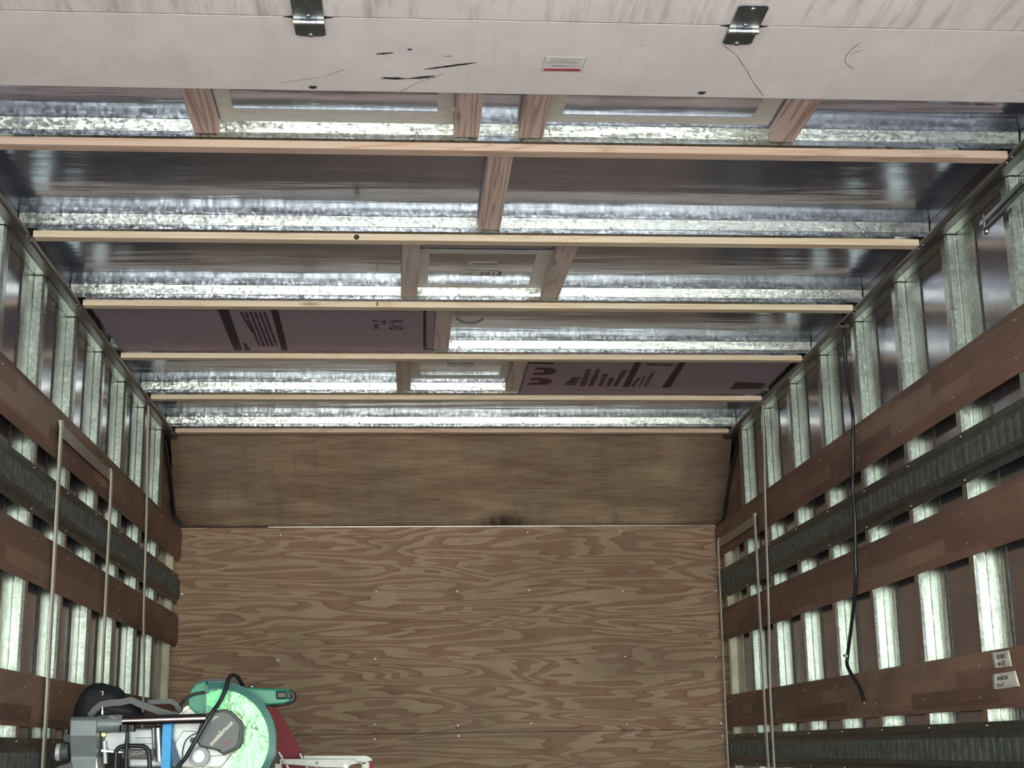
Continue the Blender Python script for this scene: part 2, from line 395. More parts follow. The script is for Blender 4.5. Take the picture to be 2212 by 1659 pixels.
def tag(o, label=None, cat=None, group=None, kind=None):
    if label: o['label'] = label
    if cat: o['category'] = cat
    if group: o['group'] = group
    if kind: o['kind'] = kind
    return o
def copy_tree(o, parent=None):
    c = o.copy(); COL.objects.link(c); c.parent = parent
    for ch in list(o.children): copy_tree(ch, c)
    return c
def text(body, size, loc, xdir, ydir, m, parent, name='lettering', ext=.0003, sx=1.0, bold=0):
    cu = bpy.data.curves.new(name, 'FONT'); cu.body = body; cu.size = size; cu.extrude = ext; cu.offset = bold; cu.resolution_u = 3
    tmp = bpy.data.objects.new(name, cu); COL.objects.link(tmp)
    dg = bpy.context.evaluated_depsgraph_get(); me = bpy.data.meshes.new_from_object(tmp.evaluated_get(dg))
    bpy.data.objects.remove(tmp)
    x = Vector(xdir).normalized(); y = (Vector(ydir)-x*Vector(ydir).dot(x)).normalized(); z = x.cross(y)
    T = Matrix(((x.x*sx, y.x, z.x, 0), (x.y*sx, y.y, z.y, 0), (x.z*sx, y.z, z.z, 0), (0, 0, 0, 1)))
    me.transform(T); me.materials.clear(); me.materials.append(m)
    o = bpy.data.objects.new(name, me); COL.objects.link(o)
    o.location = Vector(loc) - (wloc(parent) if parent else Vector((0, 0, 0)))
    if parent: o.parent = parent
    return o
def smooth_path(pts, n=6):
    P = [Vector(p) for p in pts]; out = []
    for i in range(len(P)-1):
        p0, p1, p2, p3 = P[max(i-1, 0)], P[i], P[i+1], P[min(i+2, len(P)-1)]
        for k in range(n):
            t = k/n
            out.append(.5*((2*p1)+(p2-p0)*t+(2*p0-5*p1+4*p2-p3)*t*t+(3*p1-p0-3*p2+p3)*t**3))
    out.append(P[-1]); return out

# ================================================================== THE SETTING
XLo, XRo = XL-DEP, XR+DEP
def struct(o, label=None): o['kind'] = 'structure'; 
struct_list = []
w = MB().box((XLo-.004, YREAR, ZF), (XLo, YB+.02, ZC+.01)).build('wall_left', wall_metal); w['kind'] = 'structure'
w = MB().box((XRo, YREAR, ZF), (XRo+.004, YB+.02, ZC+.01)).build('wall_right', wall_metal); w['kind'] = 'structure'
w = MB().box((XLo, YREAR, ZC), (XRo, YB+.02, ZC+.012)).build('ceiling', roof_metal); w['kind'] = 'structure'
w = MB().box((XLo, YREAR-.2, ZF-.04), (XRo, YB, ZF)).build('floor', floor_wood); w['kind'] = 'structure'

SEAM, LOW = .9790, .0686
back = empty('wall_back', (.2, YB, ZF)); back['kind'] = 'structure'
MB().box((XLo, YB, ZF), (XRo, YB+.012, LOW-.0015)).build('lower_board', ply_wall, back)
MB().box((XLo, YB, LOW+.0015), (XRo, YB+.012, SEAM-.002)).build('main_board', ply_wall, back)
MB().box((XLo, YB+.012, ZF), (XRo, YB+.016, ZC)).build('backing_sheet', scuff_mat, back)
MB().box((-.62, YB-.003, SEAM-.002), (XR-.01, YB+.002, SEAM+.001)).build('seam_strip', bright_steel, back)
SCREWS = [(813,1277,0),(990,1153,1),(988,1277,0),(1143,1275,0),(1347,1277,1),(1547,1276,0),(1140,1150,1),(1340,1147,0),(393,1283,0),(391,1434,1),(601,1426,0),(811,1423,0),(988,1420,1),(1350,1418,1),(1548,1419,1),(809,1565,0),(990,1567,0),(1148,1563,0),(1356,1565,1),(1558,1562,0),(809,1597,0),(991,1590,0),(1360,1588,1),(1561,1590,0),(606,1155,1)]
for u, v, k in SCREWS:
    c = atY(u, v, YB)
    MB().dome(c, (0, -1, 0), .0068 if not k else .006, .003, 10).build('screw', screw_white if not k else bright_steel, back)

# upper plywood board, leaning in towards the roof; its right edge is ragged
def top_board():
    top = empty('leaning_plywood_board', (.2, 6.4, SEAM))
    tag(top, 'upper plain plywood board leaning out from the front wall below the roof', 'board')
    zs = [SEAM+.002, 1.02, 1.07, 1.13, 1.19, 1.25, 1.30, 1.345]
    def yy(z): t = max(0, (z-SEAM)/(1.345-SEAM)); return YB-.006 - .435*t**1.05
    def px_edge(pts):     # edge points given as pixels -> (z -> x) on the leaning surface
        out = []
        for u, v in pts:
            z = 1.1
            for _ in range(30):
                p = atY(u, v, yy(z)); z = .5*z+.5*p.z
            out.append((z, p.x))
        return sorted(out)
    Lp = px_edge([(395,1141),(385,1118),(375,1108),(373,1060),(371,1000),(368,945)])
    Rp = px_edge([(1545,1133),(1562,1122),(1567,1105),(1574,1060),(1577,1010),(1580,960),(1579,940)])
    def itp(T, z):
        if z <= T[0][0]: return T[0][1]
        for (a, b), (c, d) in zip(T, T[1:]):
            if z <= c: return b+(d-b)*(z-a)/max(1e-6, c-a)
        return T[-1][1]
    zz = [SEAM+.002+(1.345-SEAM-.002)*i/24 for i in range(25)]
    m = MB(); nx = 12; vs = []
    for z in zz:
        a, b = itp(Lp, z), itp(Rp, z)
        for i in range(nx+1): vs.append((a+(b-a)*i/nx, yy(z), z))
    n = len(vs); vs += [(x, y+.012, z+.004) for x, y, z in vs]
    fs = []
    W = nx+1
    for j in range(24):
        for i in range(nx):
            q = (j*W+i, j*W+i+1, (j+1)*W+i+1, (j+1)*W+i); fs.append(q); fs.append(tuple(n+k for k in reversed(q)))
        fs.append((j*W, (j+1)*W, n+(j+1)*W, n+j*W)); e = j*W+nx; fs.append((e, n+e, n+e+W, e+W))
    for i in range(nx): fs.append((i, n+i, n+i+1, i+1)); a = 24*W+i; fs.append((a, a+1, n+a+1, n+a))
    m.add(vs, fs, True).build('panel', ply_top, top)
    return yy
yy = top_board()
# brown filler boards closing the corners between last post and front wall
for sx, X, lab in ((-1, XL, 'left'), (1, XR, 'right')):
    f = empty('corner_filler', (X, 6.2, .98))
    tag(f, 'narrow dark brown filler board in the front %s top corner' % lab, 'board', 'corner filler boards')
    poly = [(X+sx*.021, 6.07, 1.295), (X+sx*.021, 6.07, .98), (X+sx*.021, 6.50, .98), (X+sx*.021, 6.30, 1.20), (X+sx*.021, 6.16, 1.295)]
    MB().prism(poly, (sx*.006, 0, 0)).build('panel', slat_wood, f)
    if sx > 0:
        MB().ribbon([(XR+.017, 6.10, 1.28), (XR+.017, 6.28, 1.18), (XR+.017, 6.46, 1.02)], (0, .7, .5), .02, .004).build('dark_gap_strip', plastic_black, f)  # black strip painted in for the dark gap at the board edge
        for u, v in [(1593,971.5),(1586.5,996),(1582,1033),(1579,1070),(1577.5,1087),(1577,1098),(1577,1110)]:
            a = atX(u, v, XR+.0135); MB().box((a.x-.001, a.y-.02, a.z-.0012), (a.x+.001, a.y+.02, a.z+.0012)).build('staple', bright_steel, f)
    else:
        MB().ribbon([(XL-.006, 6.10, 1.28), (XL-.006, 6.28, 1.18), (XL-.006, 6.44, 1.02)], (0, .7, .5), .02, .004).build('dark_gap_strip', plastic_black, f)  # same black stand-in for the dark gap on this side

# ------------------------------------------------------------------ roof rails and posts
for sx, X, lab in ((-1, XL, 'left'), (1, XR, 'right')):
    r = empty('roof_rail', (X, 3.4, SH))
    tag(r, 'long dark metal rail where the roof meets the %s wall' % lab, 'rail', 'roof rails along both walls')
    xi, xo = X-sx*.038, X
    y0, y1 = YREAR, 6.45
    prof = [(xo+sx*.004, ZC-.001), (xo, ZC-.001), (xo-sx*.002, ZP+.016), (xi+sx*.008, ZP+.013), (xi+sx*.002, ZP+.011), (xi, ZP+.006), (xi+sx*.003, ZP+.000), (xi+sx*.010, ZP-.003), (xo-sx*.006, ZP-.003), (xo, ZP+.001), (xo+sx*.004, ZP+.004)]
    MB().prism([(x, y0, z) for x, z in prof], (0, y1-y0, 0)).build('bead', rail_metal, r)
    MB().box((X+sx*.000, y0, ZP+.0005), (X+sx*.031, y1, ZP+.003)).build('flange', galv_post, r)
    MB().box((X+sx*.0290, y0, ZP-.0005), (X+sx*.0312, y1, ZP+.0005)).build('flange_lip', track_steel, r)
    for k in range(6):
        yb = B0+BS*k
        for dy in (-.045, -.012):
            MB().dome((xi+sx*.006, yb+dy, ZP-.001), (-sx*.3, 0, -1), .004, .003, 8).build('rivet', bright_steel, r)

def make_post(sx, m, top=None):
    """hat shaped post: cap, rear web with a crease, wall flange; local origin at its foot on the inner face"""
    h0, h1 = 0, (top or ZP-.0015)-ZF
    P = lambda x, y, z: (sx*x, y, z)
    o = bpy.data.meshes
    mb = MB()
    # the skin behind is polished, so it mirrors this 3 cm web
    sec = [(.0305, .058), (.0305, .041), (.028, .038), (.0, .036), (.0, .005), (.0065, .0), (.0270, .0), (.0288, -.001), (.0296, -.004), (.0300, -.010), (.0300, -.112), (.0278, -.117), (.0285, -.124), (.0306, -.127)]
    n = len(sec); th = .0012
    vs = [P(x, y, h0) for x, y in sec] + [P(x, y, h1) for x, y in sec]
    fs = [(i, i+1, n+i+1, n+i) for i in range(n-1)]
    mb.add(vs, fs)
    ob = mb.build('wall_post', m, origin=(0, 0, 0))
    so = ob.modifiers.new('thickness', 'SOLIDIFY'); so.thickness = th; so.offset = 0
    return ob
ords = ['nearest the front wall', 'second from the front wall', 'third from the front wall', 'fourth from the front wall', 'fifth from the front wall', 'sixth from the front wall', 'seventh from the front wall', 'eighth from the front wall', 'ninth from the front wall']
for sx, X, lab, nk in ((-1, XL, 'left', 8), (1, XR, 'right', 9)):
    first = None
    for k in range(-1, nk-1):
        y = P0-PS*k
        if k == -1:
            ob = make_post(sx, cream_post, .93)
            ob['label'] = 'cream painted end post on the %s wall beside the plywood front wall' % lab
        elif first is None:
            ob = first = make_post(sx, galv_post)
            ob['label'] = 'spangled galvanised post on the %s wall, nearest the cream end post' % lab
        else:
            ob = first.copy(); COL.objects.link(ob)
            ob['label'] = 'spangled galvanised post on the %s wall, %s' % (lab, ords[k+1])
        ob['category'] = 'post'; ob['group'] = 'upright steel posts on the %s wall' % lab
        ob.location = (X, y, ZF)

# ------------------------------------------------------------------ wooden wall slats
SL = {'s1': 'upper', 's2': 'middle', 's3': 'lower'}
for sx, X, lab in ((-1, XL, 'left'), (1, XR, 'right')):
    for key, pos in SL.items():
        z0, z1 = HT[key]
        s = empty('wall_slat', (X, 3.5, z0))
        tag(s, '%s dark brown wooden slat running along the %s wall' % (pos, lab), 'slat', 'wooden slats along the %s wall' % lab)
        y0, y1 = 1.2, YB-.004
        xb, xf = X, X-sx*.011
        poly = [(xb+sx*.0, y0, z0), (xb-sx*.003, y0, z0), (xf, y0, z0+.024), (xf, y0, z1-.020), (xb-sx*.003, y0, z1), (xb, y0, z1)]
        MB().prism(poly, (0, y1-y0, 0)).build('board', slat_wood, s)
        rnd = random.Random(hash(key+lab) % 99 if False else len(key+lab)*7+ord(key[1]))
        for k in range(-1, 8):
            y = P0-PS*k+.018
            for zz in (z0+.034, z1-.032):
                if y < 3.0: continue
                MB().dome((xf, y+rnd.uniform(-.01, .01), zz+rnd.uniform(-.006, .006)), (-sx, 0, 0), .0042, .0018, 8).build('screw', bright_steel, s)

# ------------------------------------------------------------------ slotted cargo tracks
for sx, X, lab in ((-1, XL, 'left'), (1, XR, 'right')):
    for key, pos in (('e1', 'upper'), ('e2', 'lower')):
        z0, z1 = HT[key]; zm = (z0+z1)/2
        e = empty('cargo_track', (X, 3.5, z0))
        tag(e, '%s black steel track with vertical slots along the %s wall' % (pos, lab), 'track', 'slotted cargo tracks')
        y0, y1 = 2.4, YB-.01
        xf = X-sx*.013
        sl = .0275                                           # half slot height
        for s_, (a, b) in ((1, (z1, zm+sl)), (-1, (z0, zm-sl))):
            poly = [(X, y0, a), (X-sx*.002, y0, a), (X-sx*.002, y0, a-s_*.017), (xf, y0, a-s_*.026), (xf, y0, b), (xf+sx*.003, y0, b), (xf+sx*.003, y0, a-s_*.028), (X, y0, a-s_*.020)]
            MB().prism(poly, (0, y1-y0, 0)).build('flange', track_dark, e)
        m = MB(); pitch = .0462; y = y1
        while y > y0+pitch:
            y -= pitch
            # bar between slots with its rear edge rolled outwards
            m.prism([(xf-sx*.0055, y+.001, zm-sl), (xf-sx*.004, y+.006, zm-sl), (xf, y+.010, zm-sl), (xf, y+pitch-.014, zm-sl), (X-sx*.001, y+pitch-.012, zm-sl), (X-sx*.001, y-.001, zm-sl), (xf-sx*.0035, y-.003, zm-sl)], (0, 0, 2*sl))
        m.build('slotted_web', track_steel, e)
        MB().box((X-sx*.0008, y0, zm-sl-.003), (X, y1, zm+sl+.003)).build('back_plate', plastic_black, e)
        for k in range(-1, 7):
            yb = P0-PS*k+.012
            for zz in (z1-.009, z0+.009):
                MB().dome((X-sx*.002, yb, zz), (-sx, 0, 0), .0055, .004, 8).build('screw', bright_steel, e)

# ------------------------------------------------------------------ roof bows, furring strips
rowname = ['nearest the open door panel', 'second from the door panel', 'third from the door panel', 'fourth from the door panel', 'fifth from the door panel', 'nearest the plywood front wall']
X0, X1 = XL+.043, XR-.040
for k in range(6):
    yb = B0+BS*k; yf = yb-.034; yw = yf+.012
    b = empty('roof_bow', (.2, yb, 1.33))
    tag(b, 'galvanised steel crossbeam under the roof, %s' % rowname[k], 'beam', 'steel crossbeams under the roof')
    x0, x1 = XL+.003, XR-.003
    zt, zb = ZC-.0005, 1.332
    prof = [(yw+.010, zt-.0005), (yw-.0045, zt), (yw-.0005, zb+.012), (yw+.0015, zb+.011), (yw+.0005, zb), (yw+.045, zb), (yw+.045, zt), (yw+.043, zt), (yw+.043, zb+.002), (yw+.003, zb+.002)]
    MB().prism([(x0, y, z) for y, z in prof], (x1-x0, 0, 0)).build('web', galv_bow, b)
    for i, u in enumerate({0: [1466, 1643, 900], 1: [937, 1320, 1552, 1720, 1865], 2: [990, 1257, 1560], 3: [990, 1203, 1680], 4: [1036, 1330], 5: [520, 780, 932, 1122, 1350, 1523]}[k]):
        c = atY(u, 500, yw); MB().dome((c.x, yw, zb+.014), (0, -1, 0), .0045, .003, 8).build('rivet', bright_steel, b)
    s = empty('furring_strip', (.2, yb, SH))
    tag(s, '%s wooden strip screwed under the roof crossbeam %s' % ('pinkish' if k in (0, 5) else 'pale yellow', rowname[k]), 'wood strip', 'wood strips under the crossbeams')
    xa = X0+(.0 if k else .0); dz = [.004, 0, -.001, -.003, -.002, .0][k]
    MB().box((xa, yf, SH), (X1+.003, yb, SH+.0185)).build('strip', pine_pink if k in (0, 5) else pine_yellow, s, bevel=.0015)
    # spacer shims keep the strip tight to the beam
    for xs in (X0+.1, .2, X1-.1):
        MB().box((xs, yf+.013, SH+.0185), (xs+.04, yb-.002, zb)).build('shim', plastic_dark, s)
    if k == 1:
        c = atY(770, 522, yf); MB().dome((c.x, yf-.0002, SH+.008), (0, -1, 0), .0075, .0006, 12).build('knot', knot_mat, s)
    if k == 2:
        c = atY(815, 660, yf)
        for q in (-.003, .004): MB().dome((c.x, yf-.0002, SH+.010+q), (0, -1, 0), .003, .0006, 8).build('knot', knot_mat, s)

# ------------------------------------------------------------------ short wooden blocks between the bows
BL = [(0, 420, 474, 'fir', 'leftmost block between door panel and first crossbeam'), (0, 980, 1034, 'fir', 'left block of the middle pair beside the door panel'),
      (0, 1120, 1172, 'fir', 'right block of the middle pair beside the door panel'), (0, 1660, 1713, 'fir', 'rightmost block between door panel and first crossbeam'),
      (1, 1032, 1080, 'fir', 'single block between the first and second crossbeams'),
      (2, 866, 901, 'grey', 'block left of the small taped patch'), (2, 1168, 1206, 'grey', 'block right of the small taped patch'),
      (3, 935, 969, 'grey', 'block at the right end of the long purple foam board'),
      (4, 857, 887, 'grey', 'block left of the far taped patch'), (4, 1092, 1121, 'grey', 'block at the left end of the far purple foam board')]
BX = {}
for row, u0, u1, kind, lab in BL:
    yw = B0+BS*row-.022
    z = 1.338
    vv = {0: 300, 1: 497, 2: 646, 3: 765, 4: 848}[row]
    a, b_ = atY(u0, vv, yw), atY(u1, vv, yw)
    wdt = b_.x-a.x
    ya = B0+BS*(row-1)+.012
    tw = {(0, 420): .03, }.get((row, u0), 0)
    m = MB(); x0, x1 = a.x, b_.x
    dxn = {(2, 866): .006, (0, 1660): .012, (2, 1168): .008}.get((row, u0), 0)
    pts = [(x0+dxn, ya, z), (x1+dxn, ya, z), (x1, yw-.004, z), (x0, yw-.004, z)]
    m.prism(pts, (0, 0, ZC-z-.0005))
    o = m.build('wood_block', fir_block if kind == 'fir' else grey_block, bevel=.0015)
    tag(o, '%s wooden %s' % ('reddish brown' if kind == 'fir' else 'dull grey-brown', lab), 'wood block', 'short wood blocks between the crossbeams')
    BX[(row, u0)] = (x0, x1)

# ------------------------------------------------------------------ taped metal patches on the roof
def patch(lab, zt, quad_out, quad_in, notes=()):
    """quads as pixel corners: near-left, near-right, far-right, far-left on the plane z"""
    A = [atZ(u, v, zt) for u, v in quad_out]; B = [atZ(u, v, zt) for u, v in quad_in]
    x0, x1 = A[0].x, A[1].x; y0, y1 = A[0].y, A[2].y
    xi0, xi1 = B[0].x, B[1].x; yi0, yi1 = B[0].y, B[2].y
    p = empty('roof_patch', ((x0+x1)/2, (y0+y1)/2, zt)); tag(p, lab, 'metal patch', 'taped sheet metal patches on the roof')
    MB().box((xi0-.03, yi0-.02, zt+.0008), (xi1+.03, yi1+.02, zt+.0016)).build('sheet', patch_metal, p)
    for q, (a, b) in enumerate((((x0, y0), (xi0, y1)), ((xi1, y0), (x1, y1)), ((x0, y0), (x1, yi0)), ((x0, yi1), (x1, y1)))):
        if abs(b[1]-a[1]) < .004 or abs(b[0]-a[0]) < .004: continue
        j = lambda: random.uniform(-.002, .002)
        MB().prism([(a[0]+j(), a[1], zt-.0001*q), (b[0]+j(), a[1]+j(), zt-.0001*q), (b[0]+j(), b[1]+j(), zt-.0001*q), (a[0]+j(), b[1]+j(), zt-.0001*q)], (0, 0, .0007)).build('tape_strip', tape_mat, p)
    for pts in notes:
        Q = [atZ(u, v, zt-.0006) for u, v in pts[:4]]
        MB().prism(Q, (0, 0, .0005)).build('tape_label', tape_mat, p)
        c = (Q[3]*.85+Q[2]*.15); L = (Q[2]-Q[3]).length
        c = Q[3].lerp(Q[2], .12).lerp(Q[0].lerp(Q[1], .12), .25)
        text(pts[4], abs(Q[0].y-Q[3].y)*.75, c+Vector((0, 0, -.0003)), Q[2]-Q[3], Q[0]-Q[3], marker_ink, p, sx=pts[5])
ZTP = ZC-.0024
patch('left long taped sheet metal patch beside the open door panel', ZTP, [(455,175),(985,175),(978,268),(475,252)], [(490,175),(948,175),(942,242),(508,228)])
patch('right long taped sheet metal patch beside the open door panel', ZTP, [(1192,190),(1706,190),(1650,270),(1180,264)], [(1230,190),(1662,190),(1640,255),(1214,250)])
patch('small taped metal patch with two tape labels between two blocks', ZTP, [(898,538),(1196,541),(1170,628),(902,622)], [(927,547),(1160,549),(1146,616),(930,610)],
      [[(1012,564),(1074,565),(1075,575),(1012,573),'vent patch', .62], [(996,584),(1077,586),(1080,597),(994,595),'--  2012', .95]])
patch('far taped metal patch beside the far purple foam board', ZTP, [(888,783),(1118,784),(1094,818),(887,816)], [(908,783),(1085,784),(1070,811),(905,809)],
      [[(968,785),(1025,786),(1020,792),(965,791),'', 1]])

# ------------------------------------------------------------------ purple foam boards
def foam(lab, x0, x1, y0, y1, z):
    f = empty('foam_board', ((x0+x1)/2, (y0+y1)/2, z)); tag(f, lab, 'foam board', 'purple foam insulation boards')
    MB().box((x0, y0, z), (x1, y1, ZC-.001)).build('slab', foam_purple, f)
    return f
def band(f, m, pts, z, name='printed_band'):
    Q = [atZ(u, v, z) for u, v in pts]
    MB().prism(Q, (0, 0, .0006)).build(name, m, f)
def dashes(f, m, a, b, z, w, n, name='printed_text_line', seed=1):
    """illegible small print: a row of short marks from pixel a to pixel b"""
    rnd = random.Random(seed); A, B = atZ(*a, z), atZ(*b, z); d = (B-A); L = d.length; d.normalize(); s = Vector((-d.y, d.x, 0))
    m_ = MB(); t = 0
    while t < L:
        l = rnd.uniform(.004, .016)
        h = w*rnd.uniform(.55, 1)
        p = A+d*t; q = A+d*min(L, t+l)
        m_.prism([p-s*h/2, q-s*h/2, q+s*h/2, p+s*h/2], (0, 0, .0006)); t += l+rnd.uniform(.002, .005)
    m_.build(name, m, f)
ZFm = 1.3275
yA, yBb = B0+BS*2+.010, B0+BS*3-.036
xr3 = BX[(3, 935)][0]-.002
f1 = foam('long purple foam board with printing, left of the single grey block', XL+.045, xr3, yA-.012, yBb+.010, ZFm)
zi = ZFm-.0006
band(f1, foam_ink, [(470,668),(493,668),(524,757),(506,757)], zi)
band(f1, foam_ink, [(584,668),(600,668),(622,757),(609,757)], zi)
for i in range(6):
    dashes(f1, foam_ink, (521+i*10, 675), (546+i*9.2+(i > 0)*6, 718 if i == 0 else 748), zi, .010, 9, seed=i)
dashes(f1, foam_ink, (528, 742), (536, 757), zi, .02, 3, seed=22)
band(f1, foam_ink, [(914,668),(921,668),(921,754),(914,754)], zi, 'printed_line')
band(f1, foam_ink, [(914,753),(936,753),(936,756),(914,756)], zi, 'printed_line')
pR = atZ(838, 690, zi); pE = atZ(842, 711, zi)
text('R-10', .066, atZ(840, 691, zi-.0002), (0, 1, 0), (1, 0, 0), foam_ink, f1, sx=abs(pE.y-pR.y)/.125)
text('2"', .060, atZ(805, 691, zi-.0002), (0, 1, 0), (1, 0, 0), foam_ink, f1, sx=.9)
text('INCHES', .018, atZ(808, 700, zi-.0002), (0, 1, 0), (1, 0, 0), foam_ink, f1, sx=.9)
for a, b in (((205, 688), (213, 712)),): dashes(f1, foam_ink, a, b, zi, .03, 3, seed=31)
yA2, yB2 = B0+BS*3+.010, B0+BS*4-.036
xl4 = BX[(4, 1092)][1]+.002
f2 = foam('far purple foam board with printing, reaching the right roof rail', xl4, XR-.042, yA2-.012, yB2+.010, ZFm)
def bigD(u, v, ru, rv):
    pts = [(u-ru*.2, v-rv)] + [(u+ru*math.cos(t), v+rv*math.sin(t)) for t in [-1.4+i*.28 for i in range(11)]] + [(u-ru*1.0, v+rv), (u-ru*.9, v+rv*.45), (u-ru*.1, v+rv*.35), (u-ru*.0, v-rv*.35), (u-ru*.8, v-rv*.35), (u-ru*.75, v-rv)]
    band(f2, foam_ink2, pts, zi, 'printed_letter')
bigD(1176, 802, 26, 8); bigD(1166, 824, 27, 7.5)
band(f2, foam_ink2, [(1142,782),(1197,783),(1195,787),(1142,786)], zi)
for i, (a, b, w_, m_) in enumerate([((1245,815),(1230,832),.050,foam_ink),((1272,798),(1258,834),.026,foam_ink2),((1293,798),(1276,834),.024,foam_ink),((1308,808),(1296,834),.024,foam_ink2),((1322,816),(1314,834),.022,foam_ink),((1350,800),(1328,834),.024,foam_ink),((1381,816),(1366,835),.014,foam_ink),((1392,813),(1381,835),.008,foam_ink),((1408,806),(1391,835),.008,foam_ink),((1413,803),(1397,835),.008,foam_ink),((1396,787),(1454,789),.030,foam_ink2)]):
    dashes(f2, m_, a, b, zi, w_, 4, seed=50+i)
band(f2, foam_ink, [(1372,782),(1386,782),(1359,836),(1345,836)], zi)
band(f2, foam_ink, [(1468,783),(1481,783),(1448,837),(1430,837)], zi)
band(f2, foam_ink, [(1590,825),(1655,828),(1645,840),(1575,841)], zi, 'printed_block')
dashes(f2, foam_ink, (1240, 843), (1260, 843), zi, .008, 4, seed=71); dashes(f2, foam_ink, (1312, 844), (1375, 845), zi, .008, 4, seed=72)
dashes(f2, foam_ink, (1700, 800), (1662, 842), zi, .02, 4, seed=73)

wr = empty('curved_mark', atZ(1017, 695, ZC-.002)); tag(wr, 'thin dark curved wire lying against the roof right of the long purple foam board', 'mark')
MB().tube(smooth_path([atZ(u, v, ZC-.0025) for u, v in ((986, 689), (996, 696), (1015, 699), (1032, 697), (1043, 690))]), .0014, 6).build('mark', plastic_black, wr)  # thin tube drawn for a dark curved line on the roof

# ------------------------------------------------------------------ open roll-up door overhead
ZD = 1.150
dr = empty('door_1', (.2, 2.0, ZD)); dr['kind'] = 'structure'
yE, yS = 2.4275, 2.1545
MB().box((XL-.02, yS+.0015, ZD), (XR+.02, yE, ZD+.032)).build('door_panel', door_white, dr, bevel=.0006)
MB().box((XL-.02, yS-.46, ZD), (XR+.02, yS-.0012, ZD+.032)).build('door_panel', door_white, dr, bevel=.0006)
MB().box((XL-.02, yS-.94, ZD), (XR+.02, yS-.463, ZD+.032)).build('door_panel', door_white, dr, bevel=.002)
MB().box((XL-.02, yS-1.42, ZD), (XR+.02, yS-.943, ZD+.032)).build('door_panel', door_white, dr, bevel=.002)
MB().box((XL-.02, yS-.0011, ZD+.0004), (XR+.02, yS+.0014, ZD+.034)).build('seam_backing', mat('brown_grime', lambda t: t.set(base=t.ramp(t.noise(t.pos((9, 1, 1)), 3, 3), [(.4, (.06, .045, .035)), (.6, (.30, .28, .26))]), rough=.7)), dr)  # grimy backing added across the panel joint to stop light from above
MB().box((XL-.02, yE, ZD+.0005), (XR+.02, yE+.0015, ZD+.031)).build('edge_trim', hinge_steel, dr)
def hinge(xc, lab):
    w2 = .0247
    h = empty('hinge', Vector((xc, yS+.006, ZD-.004))-wloc(dr)); h.parent = dr
    h['label'] = lab
    def leaf(ya, yb, z, far):
        s = 1 if yb > ya else -1; r = .010; P = [(xc-w2, ya), (xc+w2, ya)]
        P += [(xc+w2-r+r*math.cos(t), yb-s*r+s*r*math.sin(t)*.7) for t in [i*math.pi/8 for i in range(5)]]
        P += [(xc-w2+r-r*math.sin(t), yb-s*r+s*r*math.cos(t)*.7) for t in [i*math.pi/8 for i in range(5)]]
        return MB().prism([(x, y, z) for x, y in P], (0, 0, .0018)).build('leaf', hinge_steel, h)
    la = leaf(yS+.004, yS+.063, ZD-.0035, 1); lb = leaf(yS+.002, yS-.076, ZD-.0035, 0)
    yk, zk, rk = yS+.006, ZD-.007, .0048
    MB().tube([(xc-w2, yk, zk), (xc-w2+.0118, yk, zk)], rk, 12).build('knuckle', bright_steel, h)
    MB().tube([(xc-w2+.0125, yk, zk), (xc+w2-.0125, yk, zk)], rk, 12).build('knuckle', hinge_steel, h)
    MB().tube([(xc+w2-.0118, yk, zk), (xc+w2, yk, zk)], rk, 12).build('knuckle', bright_steel, h)
    for yy_, p in ((yS+.018, la), (yS+.056, la), (yS-.008, lb), (yS-.062, lb)):
        MB().dome((xc, yy_, ZD-.0035), (0, 0, -1), .0052, .003, 12).build('rivet', hinge_steel, p)
    for s in (-1, 1):
        MB().prism([(xc+s*w2, yS-.004, ZD-.0006), (xc+s*(w2+.016), yS+.0005, ZD-.0006), (xc+s*w2, yS+.006, ZD-.0006)], (0, 0, .0006)).build('notch', scuff_mat, h)
hinge(-.160, 'left dark steel door hinge'); hinge(.553, 'right dark steel door hinge')
for u, v in ((676, 188), (1516, 200)):
    c = atZ(u, v, ZD); MB().dome(c, (0, 0, -1), .0075, .0015, 14).build('bolt_head', hinge_steel, dr)
# warning sticker on the door panel
st = empty('sticker', atZ(1217, 138, ZD)); tag(st, 'small white printed sticker with a red bar on the open door panel', 'sticker')
def sq(pts, z, m, n): MB().prism([atZ(u, v, z) for u, v in pts], (0, 0, .0003)).build(n, m, st)
sq([(1178,121),(1267,124),(1256,156),(1168,154)], ZD-.0004, grey_ink, 'border')
sq([(1179.5,122),(1265.5,125),(1255,155),(1169.5,153)], ZD-.0007, paper_mat, 'paper')
sq([(1175,148),(1254,149),(1252.5,154),(1173.5,152.5)], ZD-.0010, red_ink, 'red_bar')
for i, (a, b) in enumerate([((1189,127.5),(1258,129)),((1190,130.5),(1232,131)),((1190,133.5),(1250,134)),((1178,135.5),(1251,136)),((1184,140),(1250,141)),((1183,143.5),(1248,144)),((1192,142),(1221,142.5))]):
    A, B = atZ(*a, ZD-.0010), atZ(*b, ZD-.0010); MB().prism([A+Vector((0, -.001, 0)), B+Vector((0, -.001, 0)), B+Vector((0, .001, 0)), A+Vector((0, .001, 0))], (0, 0, .0003)).build('text_line', grey_ink if i % 3 else scuff_soft, st)
